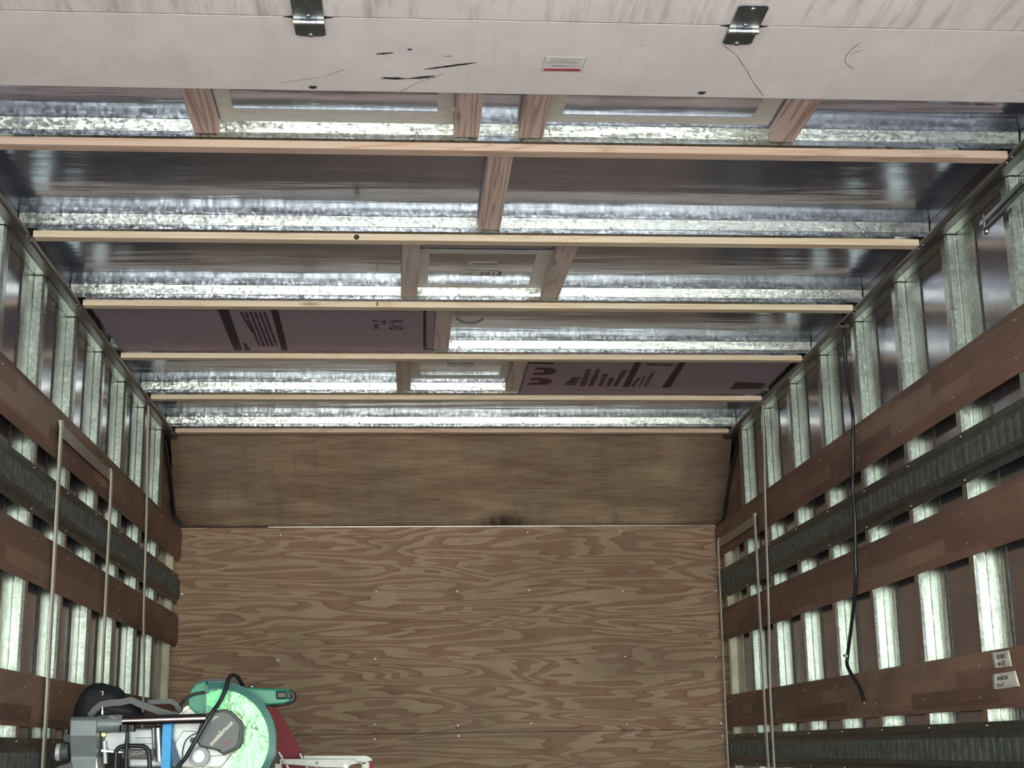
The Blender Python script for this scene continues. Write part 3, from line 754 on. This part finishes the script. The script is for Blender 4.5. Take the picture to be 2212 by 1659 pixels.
# scuffs: long thin ragged marks
def scuff(a, b, w, m, seed, rag=.45):
    rnd = random.Random(seed); A, B = atZ(*a, ZD-.0003), atZ(*b, ZD-.0003); d = (B-A); s = Vector((-d.y, d.x, 0)).normalized()
    up, dn = [], []
    for i in range(13):
        t = i/12; h = w*(1.5 if m is scuff_mat else 1)*(1-abs(2*t-1)**3)*rnd.uniform(1-rag, 1)+.0004
        up.append(A+d*t+s*h); dn.append(A+d*t-s*h*rnd.uniform(.6, 1))
    MB().prism(up+dn[::-1], (0, 0, .0003)).build('scuff_mark', m, dr)
scuff((915, 150), (1030, 135), .0022, scuff_mat, 1, .3); scuff((930, 147), (1026, 136), .001, scuff_soft, 9)
scuff((822, 168), (880, 170), .003, scuff_mat, 2); scuff((880, 170), (940, 164), .0025, scuff_mat, 3); scuff((818, 171), (942, 168), .004, scuff_soft, 4, .8)
scuff((812, 117), (850, 114), .0024, scuff_mat, 5, .6); scuff((880, 106), (890, 108), .003, scuff_mat, 6, .7); scuff((956, 122), (976, 121), .003, scuff_soft, 7, .8)
for i, (pts) in enumerate([[(1560,96),(1590,118),(1612,150),(1625,175),(1650,208)], [(1858,92),(1836,110),(1824,128),(1830,140),(1845,150)], [(1836,116),(1870,107)], [(600,180),(700,165),(745,150)], [(852,205),(900,180),(960,158)]]):
    for a, b in zip(pts, pts[1:]): scuff(a, b, .0007, scuff_soft, 20+i, .2)
# door track hanger on the right
hg = empty('track_hanger', atX(2170, 440, XR-.03)); tag(hg, 'dark steel door track bracket at the upper right wall', 'bracket')
a, b = atX(2133, 487, XR-.012), atX(2225, 395, XR-.012)
d = Vector((0, b.y-a.y, b.z-a.z)); nrm = Vector((0, -d.z, d.y)).normalized()
MB().prism([a-nrm*.014, b-nrm*.014, b+nrm*.014, a+nrm*.014], (-.012, 0, 0)).build('bar', track_steel, hg, bevel=.002)
MB().prism([a-nrm*.008-Vector((.013, 0, 0)), b-nrm*.008-Vector((.013, 0, 0)), b+nrm*.002-Vector((.013, 0, 0)), a+nrm*.002-Vector((.013, 0, 0))], (-.006, 0, 0)).build('rib', hinge_steel, hg)
c = atX(2126, 478, XR-.03); MB().tube([c+Vector((0, 0, .016)), c-Vector((0, 0, .016))], .003, 8).build('bolt', bright_steel, hg)
c = atX(2131, 500, XR-.03); MB().dome(c, (-1, -.3, 0), .009, .008, 8).build('nut', bright_steel, hg)

# ------------------------------------------------------------------ straps
def strap_loop(sx, X, ya, yb, zt, lab, lean=(0, 0)):
    s = empty('hanging_strap', (X, ya, ZF)); tag(s, lab, 'strap', 'pale plastic straps on the walls')
    xf = X-sx*.0235
    for y, ln in ((ya, lean[0]), (yb, lean[1])):
        MB().ribbon([(xf, y+ln, ZF), (xf-sx*.004, y+ln*.4, .1), (xf, y, zt-.01), (xf+sx*.004, y, zt+.012)], (0, 1, 0), .011, .006).build('vertical_leg', strap_mat, s)
    MB().ribbon([(xf+sx*.004, ya, zt-.012), (xf+sx*.004, (ya+yb)/2, zt-.014), (xf+sx*.004, yb, zt-.012)], (0, 0, 1), .018, .002).build('band', strap_band, s)
    MB().prism([(xf, ya-.01, zt+.012), (xf, ya+.014, zt+.014), (xf, ya+.016, zt-.016), (xf, ya-.014, zt-.016)], (-sx*.004, 0, 0)).build('clip', strap_mat, s)
strap_loop(-1, XL, 4.16, 4.90, .918, 'pale plastic strap loop hung over the upper slat, left wall', (.03, 0))
strap_loop(1, XR, 5.73, 6.445, .890, 'pale plastic strap loop hung over the upper slat, right wall', (-.02, 0))
for sx, X, lab, ya, yb in ((-1, XL, 'left', 5.555, 5.69), (1, XR, 'right', 5.52, 5.63)):
    s = empty('hanging_rope', (X, ya, ZF)); tag(s, 'thin pale rope hanging from the roof rail on the %s wall' % lab, 'rope', 'thin hanging ropes')
    xf = X-sx*.0215
    MB().ribbon(smooth_path([(xf+sx*.004, ya, ZP+.002), (xf, ya+.005, 1.1), (xf-sx*.004, ya+.02, .9), (xf-sx*.004, ya+.06, .5), (xf-sx*.004, yb, .15), (xf-sx*.002, yb, ZF)]), (0, 1, 0), .0085, .006).build('strand', strap_mat, s)

# ------------------------------------------------------------------ black cable on the right wall
cb = empty('black_cable', atX(1868, 1515, XR-.04)); tag(cb, 'black electrical cable hanging down the right wall with a bare end', 'cable')
cp = [(1822,678),(1826,700),(1823,735),(1829,800),(1838,870),(1843,905),(1842,950),(1843,1010),(1842,1055),(1847,1120),(1848,1200),(1849,1250),(1844,1310),(1838,1360),(1831,1415),(1830,1436),(1842,1462),(1856,1485),(1866,1514)]
xs = [XR-.03]*3+[XR-.0262]*12+[XR-.03]*4
P3 = smooth_path([atX(u, v, x) for (u, v), x in zip(cp, xs)])
MB().tube(P3, .0058, 10).build('sheath', cable_black, cb)
e_ = atX(1866, 1514, XR-.03)
MB().tube([e_, e_+Vector((0, -.004, -.008)), e_+Vector((0, .002, -.016))], .0012, 6).build('bare_wire', copper, cb)
c = atX(1826, 1418, XR-.034); MB().tube([c+Vector((0, .012, .004)), c+Vector((0, -.014, 0))], .0045, 8).build('cable_tie', strap_mat, cb)
MB().tube([atX(1818, 702, XR-.034), atX(1830, 704, XR-.034)], .008, 8).build('cable_clip', plastic_black, cb)

# ------------------------------------------------------------------ paper notes on the lower right slat
def note(pts, lines, lab, xf=XR-.0125):
    Q = [atX(u, v, xf) for u, v in pts]                      # far-top, near-top, near-bottom, far-bottom
    n = empty('paper_note', Q[3]); tag(n, lab, 'note', 'taped paper notes')
    m = MB(); vs = []
    nx = 10
    for j in range(2):
        for i in range(nx+1):
            t = i/nx; p = (Q[0] if j == 0 else Q[3]).lerp(Q[1] if j == 0 else Q[2], t)
            curl = .006*max(0, .2-t)**2/.04
            vs.append(p-Vector((curl+.0008, 0, 0)))
    fs = [(i, i+1, nx+2+i, nx+1+i) for i in range(nx)]
    m.add(vs, fs, True); o = m.build('sheet', paper_mat, n)
    so = o.modifiers.new('thickness', 'SOLIDIFY'); so.thickness = .0004
    for body, t, ss in lines:
        h = (Q[0]-Q[3]).length
        p = Q[0].lerp(Q[3], t).lerp(Q[1].lerp(Q[2], t), .12)-Vector((.0030, 0, 0))
        text(body, h*.36, p, Q[1]-Q[0], Vector((0, 0, 1)), marker_ink, n, sx=ss)
    return n
note([(2146.4,1409.9),(2180.5,1404.3),(2186.8,1439),(2155.7,1442.7)], [('110 VOLT', .46, .95), ("for 25'", .88, 1.15)], 'upper handwritten paper note near the top edge of the lower right slat')
note([(2149.7,1456.3),(2194.5,1448.7),(2204,1482.2),(2150.4,1489.5)], [('110 VOLT 5A', .46, .88), ("25 x 7'", .88, 1.15)], 'lower handwritten paper note in the middle of the lower right slat')
q = [atX(u, v, XR-.0125) for u, v in ((1603,1521),(1624,1518.5),(1627,1538),(1608,1542))]
o = MB().prism(q, (-.001, 0, 0)).build('tape_square', mat('brown_tape_square', lambda t: t.set(base=(.20, .14, .10), rough=.4)))
tag(o, 'small faded brown square of tape on the lower right slat beside the cords', 'tape')

# ------------------------------------------------------------------ mitre saw
YSW = 3.90
SG = YSW*.0003268                                             # metres per photograph pixel at the saw's distance
def S(u, v, dy=0):
    """point on the saw: measured on the saw's own upright plane"""
    p = atY(u, v, YSW); return Vector((p.x, YSW+dy, p.z))
def ply(m, pts, dy, th): return m.prism([S(u, v, dy) for u, v in pts], (0, th, 0))
saw = empty('mitre_saw', S(330, 1659)+Vector((0, .1, -.75))); saw.location.z = ZF
tag(saw, 'sliding mitre saw with clear green blade guard and black cord, at lower left', 'saw')
# stand under the saw (below the picture's edge)
zb = -.20
ft = S(330, 1659); cx = ft.x
m = MB().box((cx-.30, YSW-.10, zb-.03), (cx+.30, YSW+.38, zb)); tb = m.build('stand_top', plastic_dark, saw)
for dx in (-.27, .27):
    for dy in (-.07, .35):
        MB().box((cx+dx-.015, YSW+dy-.015, ZF), (cx+dx+.015, YSW+dy+.015, zb-.03)).build('stand_leg', plastic_dark, saw)
# grey column with bends
x0, x1 = S(148, 1600).x, S(206, 1600).x
z1_, z2_, z3_, z4_ = S(170, 1548).z, S(170, 1589).z, S(170, 1636).z, zb
prof = [(YSW+.075, z1_), (YSW+.012, z1_), (YSW+.000, z1_-.010), (YSW+.004, z2_), (YSW+.030, z3_), (YSW-.004, z4_+.02), (YSW-.004, z4_), (YSW+.15, z4_), (YSW+.10, z3_)]
MB().prism([(x0, y, z) for y, z in prof], (x1-x0, 0, 0)).build('column', plastic_mid, saw, bevel=.004)
MB().prism([(x1, YSW+.02, S(0, 1636).z if False else z3_), (x1+.022, YSW+.03, z4_+.08), (x1+.03, YSW+.03, z4_), (x1, YSW+.03, z4_)], (0, .09, 0)).build('column_rib', plastic_light, saw)
cz = S(235, 1563).z
MB().tube([S(206, 1564, .03), S(262, 1563, .03)], .0215, 20).build('tube_clamp', plastic_mid, saw)
lb = MB(); 
vs = []
for i in range(7):
    t = math.radians(35+i*13); 
    for xx in (S(218, 1550).x, S(260, 1550).x): vs.append((xx, YSW+.03-.0222*math.cos(t), cz+.0222*math.sin(t)))
lb.add(vs, [(2*i, 2*i+1, 2*i+3, 2*i+2) for i in range(6)], True); o = lb.build('warning_label', mat('worn_yellow_label', lambda t: t.set(base=t.ramp(t.noise(t.pos((1, 1, 6)), 60, 3), [(.42, (.10, .11, .12)), (.52, (.50, .52, .50)), (.7, (.62, .58, .32))], 'CONSTANT'), rough=.5)), saw)
MB().tube([S(216, 1543, .03), S(216, 1534, .03)], .006, 6).build('bolt', bright_steel, saw)
MB().tube([S(216, 1534, .03), S(216, 1526, .03)], .0025, 8).build('bolt_shank', bright_steel, saw)
MB().tube([S(262, 1557, .02), S(443, 1551.5, .02)], .0125, 20).build('slide_tube', chrome_tube, saw)
# ribbed knob with stem
m = MB(); kc = S(277, 1574, -.01); n = 16
pts = []
for i in range(2*n):
    t = i*math.pi/n; r = .020 if i % 2 else .0178
    pts.append((kc.x+r*math.cos(t), kc.y+r*math.sin(t), kc.z-.008))
m.prism(pts, (0, 0, .017)).build('lock_knob', plastic_black, saw)
MB().tube([kc, Vector((kc.x, kc.y, zb))], [.0045, .0055], 10).build('knob_stem', plastic_black, saw)
MB().tube(smooth_path([Vector((S(249, 1700).x, YSW, zb)), S(250, 1640, .0), S(252, 1622, .0), (S(262, 1613, .0)), S(290, 1611, .0), S(312, 1613, .0), S(321, 1624, .0), S(323, 1645, .0), S(324, 1700, .0), Vector((S(324, 1700).x, YSW, zb))]), .0058, 10).build('clamp_handle', plastic_black, saw)
# light grey housings behind
m = MB(); ply(m, [(218,1580),(262,1580),(261,1600),(250,1622),(222,1622),(212,1600)], .07, .05); m.build('pivot_housing', plastic_light, saw, bevel=.003)
MB().tube([S(214, 1586, .055), S(214, 1586, .072)], .006, 12).build('pivot_pin', plain('brass_pin', (.6, .55, .3), .4, 1), saw)
MB().tube([S(215, 1600, .06), S(218, 1650, .06)], .006, 8).build('lever', plastic_light, saw)
m = MB(); ply(m, [(262,1572),(350,1570),(352,1659),(262,1659)], .10, .09); m.build('motor_body', plastic_light, saw, bevel=.006)
for v in (1573, 1593, 1606):
    m = MB(); m.box(S(278, v+1, .097), S(350, v-1, .100)); m.build('body_groove', plastic_black, saw)
MB().tube([S(330, 1572, .085), S(334, 1645, .085)], .013, 16).build('spring_tube', bright_steel, saw)
MB().tube([S(319, 1572, .090), S(323, 1645, .090)], .006, 12).build('spring_rod', bright_steel, saw)
m = MB(); ply(m, [(250,1618),(322,1618),(322,1641),(250,1640)], .075, .02); m.build('dark_badge', plastic_dark, saw, bevel=.002)
text('LIGHT', .015, S(270, 1632, .0742), (1, 0, 0), (0, 0, 1), paper_mat, saw, name='badge_lettering', sx=.9)
m = MB(); ply(m, [(210,1619),(258,1624),(258,1627),(210,1624)], .05, .02); m.build('fence_edge', bright_steel, saw)
# wheels / bracket at the left
MB().tube([S(126, 1625, .03), S(117, 1625, .03)], .022, 18).build('end_cap', plastic_light, saw)
MB().tube([S(143, 1624, .03), S(126, 1624, .03)], .021, 18).build('side_knob', plastic_dark, saw)
m = MB(); ply(m, [(125,1585),(150,1585),(150,1600),(138,1606),(125,1600)], .06, .03); m.build('rear_bracket', plastic_dark, saw, bevel=.002)
m = MB(); ply(m, [(118,1656),(150,1645),(160,1700),(112,1700)], .02, .06); m.build('lower_bracket', plastic_dark, saw, bevel=.003)
# carrying arms
def arm(pts, w, dy, th, name):
    P = [S(u, v, dy) for u, v in pts]; up, dn = [], []
    for i, p in enumerate(P):
        t = (P[min(i+1, len(P)-1)]-P[max(i-1, 0)]).normalized(); n = Vector((-t.z, 0, t.x)); up.append(p+n*w); dn.append(p-n*w)
    m = MB()
    for i in range(len(P)-1): m.prism([up[i], up[i+1], dn[i+1], dn[i]], (0, th, 0))
    return m.build(name, plain('arm_grey', (.115, .125, .14), .5), saw)
arm([(178,1546),(191,1530),(203,1520),(226,1516),(246,1515),(270,1510),(292,1520),(330,1534),(372,1546)], .0085, .085, .022, 'carry_arm')
arm([(300,1514),(330,1512),(352,1511),(364,1518),(374,1532),(382,1544)], .0065, .13, .02, 'carry_arm')
# dust bag
def blob(pts, dy, dep, name, m_, bumps=.006):
    P = [S(u, v, dy) for u, v in pts]; c = sum(P, Vector())/len(P); P = smooth_path(P+[P[0]], 4)[:-1]; n = len(P)
    rings = []; K = 13
    for k in range(K):
        a = -math.pi/2+math.pi*k/(K-1); r = math.cos(a); y = math.sin(a)*dep
        ring = []
        for p in P:
            q = c+(p-c)*max(r, .02)**.5; q = Vector((q.x, q.y+y, q.z))
            q += Vector((1, .6, .8))*(mnoise.noise(q*16)*bumps*2.2+mnoise.noise(q*45+Vector((3, 1, 2)))*bumps*.9); ring.append(q)
        rings.append(ring)
    vs = [v for r in rings for v in r]
    fs = [(i*n+j, i*n+(j+1) % n, (i+1)*n+(j+1) % n, (i+1)*n+j) for i in range(K-1) for j in range(n)]
    fs += [tuple(range(n-1, -1, -1)), tuple((K-1)*n+j for j in range(n))]
    return MB().add(vs, fs, True).build(name, m_, saw)
blob([(139,1500),(160,1478),(188,1472),(215,1475),(234,1480),(250,1500),(272,1520),(290,1545),(250,1575),(190,1590),(130,1600),(128,1545)], .17, .07, 'dust_bag', black_cloth)
MB().tube(smooth_path([S(194, 1500, .105), S(198, 1492, .10), S(206, 1491, .10), S(204, 1499, .10)]), .0016, 6).build('bag_ring', bright_steel, saw)
# upper guard shell, blade
def arc(cx, cy, r, a0, a1, n=24): return [(cx+r*math.cos(math.radians(a0+(a1-a0)*i/n)), cy-r*math.sin(math.radians(a0+(a1-a0)*i/n))) for i in range(n+1)]
m = MB(); ply(m, arc(428, 1590, 68, 25, 175, 30)+[(360,1659),(470,1659),(500,1620)], .075, .03); m.build('upper_guard', plastic_white, saw, bevel=.003)
m = MB(); ply(m, [(372,1602),(388,1578),(428,1580),(462,1620),(480,1632),(440,1634),(414,1641),(384,1636),(366,1659),(362,1640)], .062, .014); m.build('guard_cover_plate', plastic_light, saw, bevel=.002)
MB().tube(smooth_path([S(387, 1634, .058), S(388, 1618, .058), S(394, 1600, .058), S(404, 1590, .058), S(424, 1580, .058)]), .0016, 6).build('seam_line', plastic_black, saw)
for u, v, r in ((410.5, 1599, .0075), (440, 1596, .006), (429, 1572, .006)):
    MB().tube([S(u, v, .064), S(u, v, .046)], r, 14).build('bolt_head', plastic_black, saw)
m = MB(); c = S(470, 1600, .085); R0 = .134
pts = []
for i in range(80):
    t = i*2*math.pi/80; r = R0 if i % 2 else R0-.005; pts.append((c.x+r*math.cos(t), c.y, c.z+r*math.sin(t)))
m.prism(pts, (0, .0022, 0)).build('blade', blade_mat, saw)
m = MB(); MB().tube([S(425, 1634, .07), S(425, 1634, .04)], .026, 24).build('arbor_boss', plastic_mid, saw)
MB().tube([S(425, 1634, .04), S(425, 1634, .034)], .016, 24).build('arbor_cap', plastic_light, saw)
# clear green guard: crescent with a rolled rim
cg = (465, 1599)
outer = arc(*cg, 128, 100, -50, 40); inner = arc(*cg, 113, 100, -50, 40)
face_out = arc(*cg, 115, 100, -50, 40); face_in = [(437,1475)]
m = MB(); gp = [(437, 1474)]+arc(*cg, 116, 98, -50, 40)+[(520,1690),(470,1659),(505,1625),(522,1560),(508,1541),(482,1530),(437,1544)]
ply(m, gp, .050, .002); m.build('clear_guard', guard_mat, saw)
m = MB()
for k in range(40):
    a, b, c_, d_ = outer[k], outer[k+1], inner[k+1], inner[k]
    m.prism([S(*a, .046), S(*b, .046), S(*c_, .040), S(*d_, .040)], (0, .005, 0), True)
    m.prism([S(*a, .046), S(*b, .046), S(*b, .10), S(*a, .10)], (0, 0, .0008))
m.build('guard_rim', guard_rim, saw)
m = MB(); ply(m, [(437,1478),(484,1480),(470,1528),(440,1538)], .046, .002); m.build('guard_window', guard_mat, saw)
# gear cover with its lettering
cov = [(439,1541),(462,1535),(483,1531),(497,1536),(518,1556),(524,1567),(519,1606),(513,1617),(480,1632),(474,1623),(455,1619),(428,1613),(421,1602),(424,1578),(430,1560)]
m = MB(); ply(m, cov, .030, .016); m.build('gear_cover_rim', plastic_black, saw, bevel=.002)
ccx, ccy = 470, 1582
m = MB(); ply(m, [(ccx+(u-ccx)*.90-2, ccy+(v-ccy)*.91) for u, v in cov], .024, .008); m.build('gear_cover', gear_grey, saw, bevel=.002)
A, B = S(455, 1612, .0232), S(489, 1574, .0232)
xd = (B-A).normalized(); yd = Vector((-xd.z, 0, xd.x))
text('metabo', .0165, A, xd, yd, paper_mat, saw, name='brand_lettering', sx=1.12, bold=.0007)
p0 = S(488.5, 1575.5, .0236); bx = xd*.0215; by = yd*.0065
MB().prism([p0-by*.2, p0-by*.2+bx, p0+bx+by, p0+by], (0, .0004, 0)).build('white_badge', paper_mat, saw)
text('HPT', .0068, p0+xd*.002+Vector((0, -.0006, 0)), xd, yd, gear_grey, saw, name='badge_lettering', sx=1.3)
text('C10FCG', .010, S(482, 1616, .0232), xd, yd, red_ink, saw, name='model_lettering', sx=.8)
m = MB(); ply(m, [(472,1547),(461,1547),(453,1561),(462,1552)], .0228, .0006); m.build('white_flash', paper_mat, saw)
# green motor housing and handle
m = MB(); ply(m, [(398,1524),(398,1505),(404,1488),(414,1476),(432,1469),(452,1466),(480,1468),(506,1474),(525,1482),(540,1500),(540,1545),(420,1545)], .12, .10); m.build('motor_housing', green_plastic, saw, bevel=.006)
m = MB(); ply(m, [(398,1524),(398,1505),(404,1488),(414,1476),(432,1469),(437,1468),(437,1545),(420,1545)], .068, .052); m.build('housing_front', green_plastic, saw, bevel=.003)
m = MB(); ply(m, [(397,1498),(402,1478),(410,1470),(430,1462),(460,1460),(490,1465),(512,1472),(506,1476),(480,1470),(452,1468),(432,1471),(414,1478),(404,1492),(399,1508)], .115, .11); m.build('housing_band', plastic_black, saw)
m = MB(); ply(m, [(525,1480),(560,1483),(600,1484),(618,1485),(627,1493),(629,1503),(622,1514),(605,1519),(570,1521),(520,1524),(500,1500)], .11, .05); m.build('handle', green_plastic, saw, bevel=.007)
m = MB(); ply(m, [(619,1484),(628,1490),(632,1502),(626,1514),(612,1520),(590,1523),(575,1524),(575,1519),(604,1517),(618,1512),(624,1502),(621,1492)], .105, .06); m.build('handle_grip', plastic_black, saw, bevel=.003)
m = MB(); ply(m, [(588,1489),(622,1489),(623,1507),(589,1508)], .104, .01); m.build('switch_frame', teal_dark, saw, bevel=.002)
m = MB(); ply(m, [(590,1491),(612,1491),(612,1506),(590,1506)], .098, .01); m.build('trigger_switch', plastic_black, saw, bevel=.003)
m = MB(); ply(m, [(614,1491),(620,1491),(621,1506),(614,1506)], .098, .01); m.build('trigger_switch', plastic_black, saw, bevel=.002)
MB().dome(S(533, 1480, .13), (0, 0, 1), .011, .006, 14).build('screw_cap', bright_steel, saw)
MB().tube(smooth_path([S(381, 1522, .07), S(388, 1514, .062), S(404, 1501, .060), S(425, 1495, .060), S(440, 1494, .066)]), .0042, 10).build('inner_cord', cable_black, saw)
MB().tube(smooth_path([Vector((S(350, 1700, .0).x, YSW+.0, zb+.006)), S(366, 1700, .0), S(384, 1658, .0), S(402, 1636, -.005), (S(420, 1606, -.01)), S(436, 1578, -.01), S(455, 1545, -.005), S(474, 1515, .01), S(486, 1487, .02), S(490, 1467, .03), S(497, 1456, .05), S(506, 1459, .08), S(512, 1474, .12)]), .0056, 12).build('power_cord', cable_black, saw)

# bright blue bar in front of the saw
bl = empty('blue_bar', S(356, 1659, .035)); bl.location.z = -.1995
tag(bl, 'bright blue upright metal bar standing in front of the mitre saw', 'bar')
xa, xb = S(345, 1600).x, S(367, 1600).x; zt = S(350, 1563).z
MB().prism([(xa, YSW+.036, zt), (xb-.003, YSW+.036, zt), (xb, YSW+.045, zt), (xb, YSW+.06, zt), (xa, YSW+.06, zt)], (0, 0, -.1995-zt)).build('upright', blue_paint, bl)
MB().prism([S(367, 1594, .045), S(386, 1655, .045), S(393, 1680, .045), S(379, 1680, .045), S(366, 1640, .045)], (0, .012, 0)).build('brace', blue_dark, bl)

# red cot with white frame, behind the saw
YC = 4.55
def Cc(u, v, dy=0): p = atY(u, v, YC); return Vector((p.x, YC+dy, p.z))
ct = empty('folding_cot', Cc(690, 1659)); ct.location.z = ZF
tag(ct, 'folded cot with dark red cloth, white metal arm and white cords, behind the saw', 'cot')
m = MB(); m.prism([Cc(560, 1515, .05), Cc(588, 1522, .05), Cc(604, 1540, .05), Cc(638, 1603, .05), Cc(655, 1640, .05), Cc(700, 1720, .05), Cc(560, 1720, .05)], (0, .012, 0)); m.build('red_sling', red_cloth, ct)
m = MB(); m.prism([Cc(560, 1610, .03), Cc(603, 1625, .03), Cc(612, 1700, .03), Cc(560, 1700, .03)], (0, .006, 0)); m.build('dark_pocket', plastic_black, ct)
m = MB(); m.prism([Cc(604, 1639), Cc(765, 1640), Cc(775, 1649), Cc(758, 1653), Cc(752, 1659), Cc(700, 1658), Cc(604, 1650)], (0, .014, 0)); m.build('arm', white_metal, ct, bevel=.002)
m = MB(); m.prism([Cc(655, 1632, .02), Cc(790, 1632, .02), Cc(800, 1636, .02), Cc(805, 1643, .02), Cc(795, 1645, .02), Cc(788, 1652, .02), Cc(770, 1650, .02), Cc(764, 1641, .02), Cc(655, 1640, .02)], (0, .012, 0)); m.build('arm', white_metal, ct, bevel=.002)
for u, v in ((611, 1645.5), (685, 1648), (778, 1648.5)):
    MB().dome(Cc(u, v), (0, -1, 0), .0045, .003, 10).build('rivet', bright_steel, ct)
m = MB(); m.prism([Cc(742, 1653, -.004), Cc(748, 1650, -.004), Cc(752, 1659, -.004), Cc(744, 1664, -.004)], (0, .004, 0)); m.build('clasp', hinge_steel, ct)
for a, b in (((601, 1625), (610, 1639)), ((647, 1628), (653, 1640)), ((618, 1652), (628, 1672)), ((661, 1655), (672, 1676)), ((684, 1656), (676, 1676)), ((782, 1653), (788, 1664))):
    MB().tube([Cc(*a, .015), Cc(*b, .015)], .0035, 8).build('cord_segment', white_cord, ct)
m = MB(); m.prism([Cc(790, 1652, .04), Cc(800, 1645, .04), Cc(806, 1650, .04), Cc(806, 1720, .04), Cc(788, 1720, .04)], (0, .01, 0)); m.build('red_sling', red_cloth, ct)
m = MB()
for xx in (Cc(600, 1659).x, Cc(790, 1659).x):
    MB().box((xx-.01, YC+.02, ZF), (xx+.01, YC+.04, Cc(600, 1650).z)).build('leg', white_metal, ct)
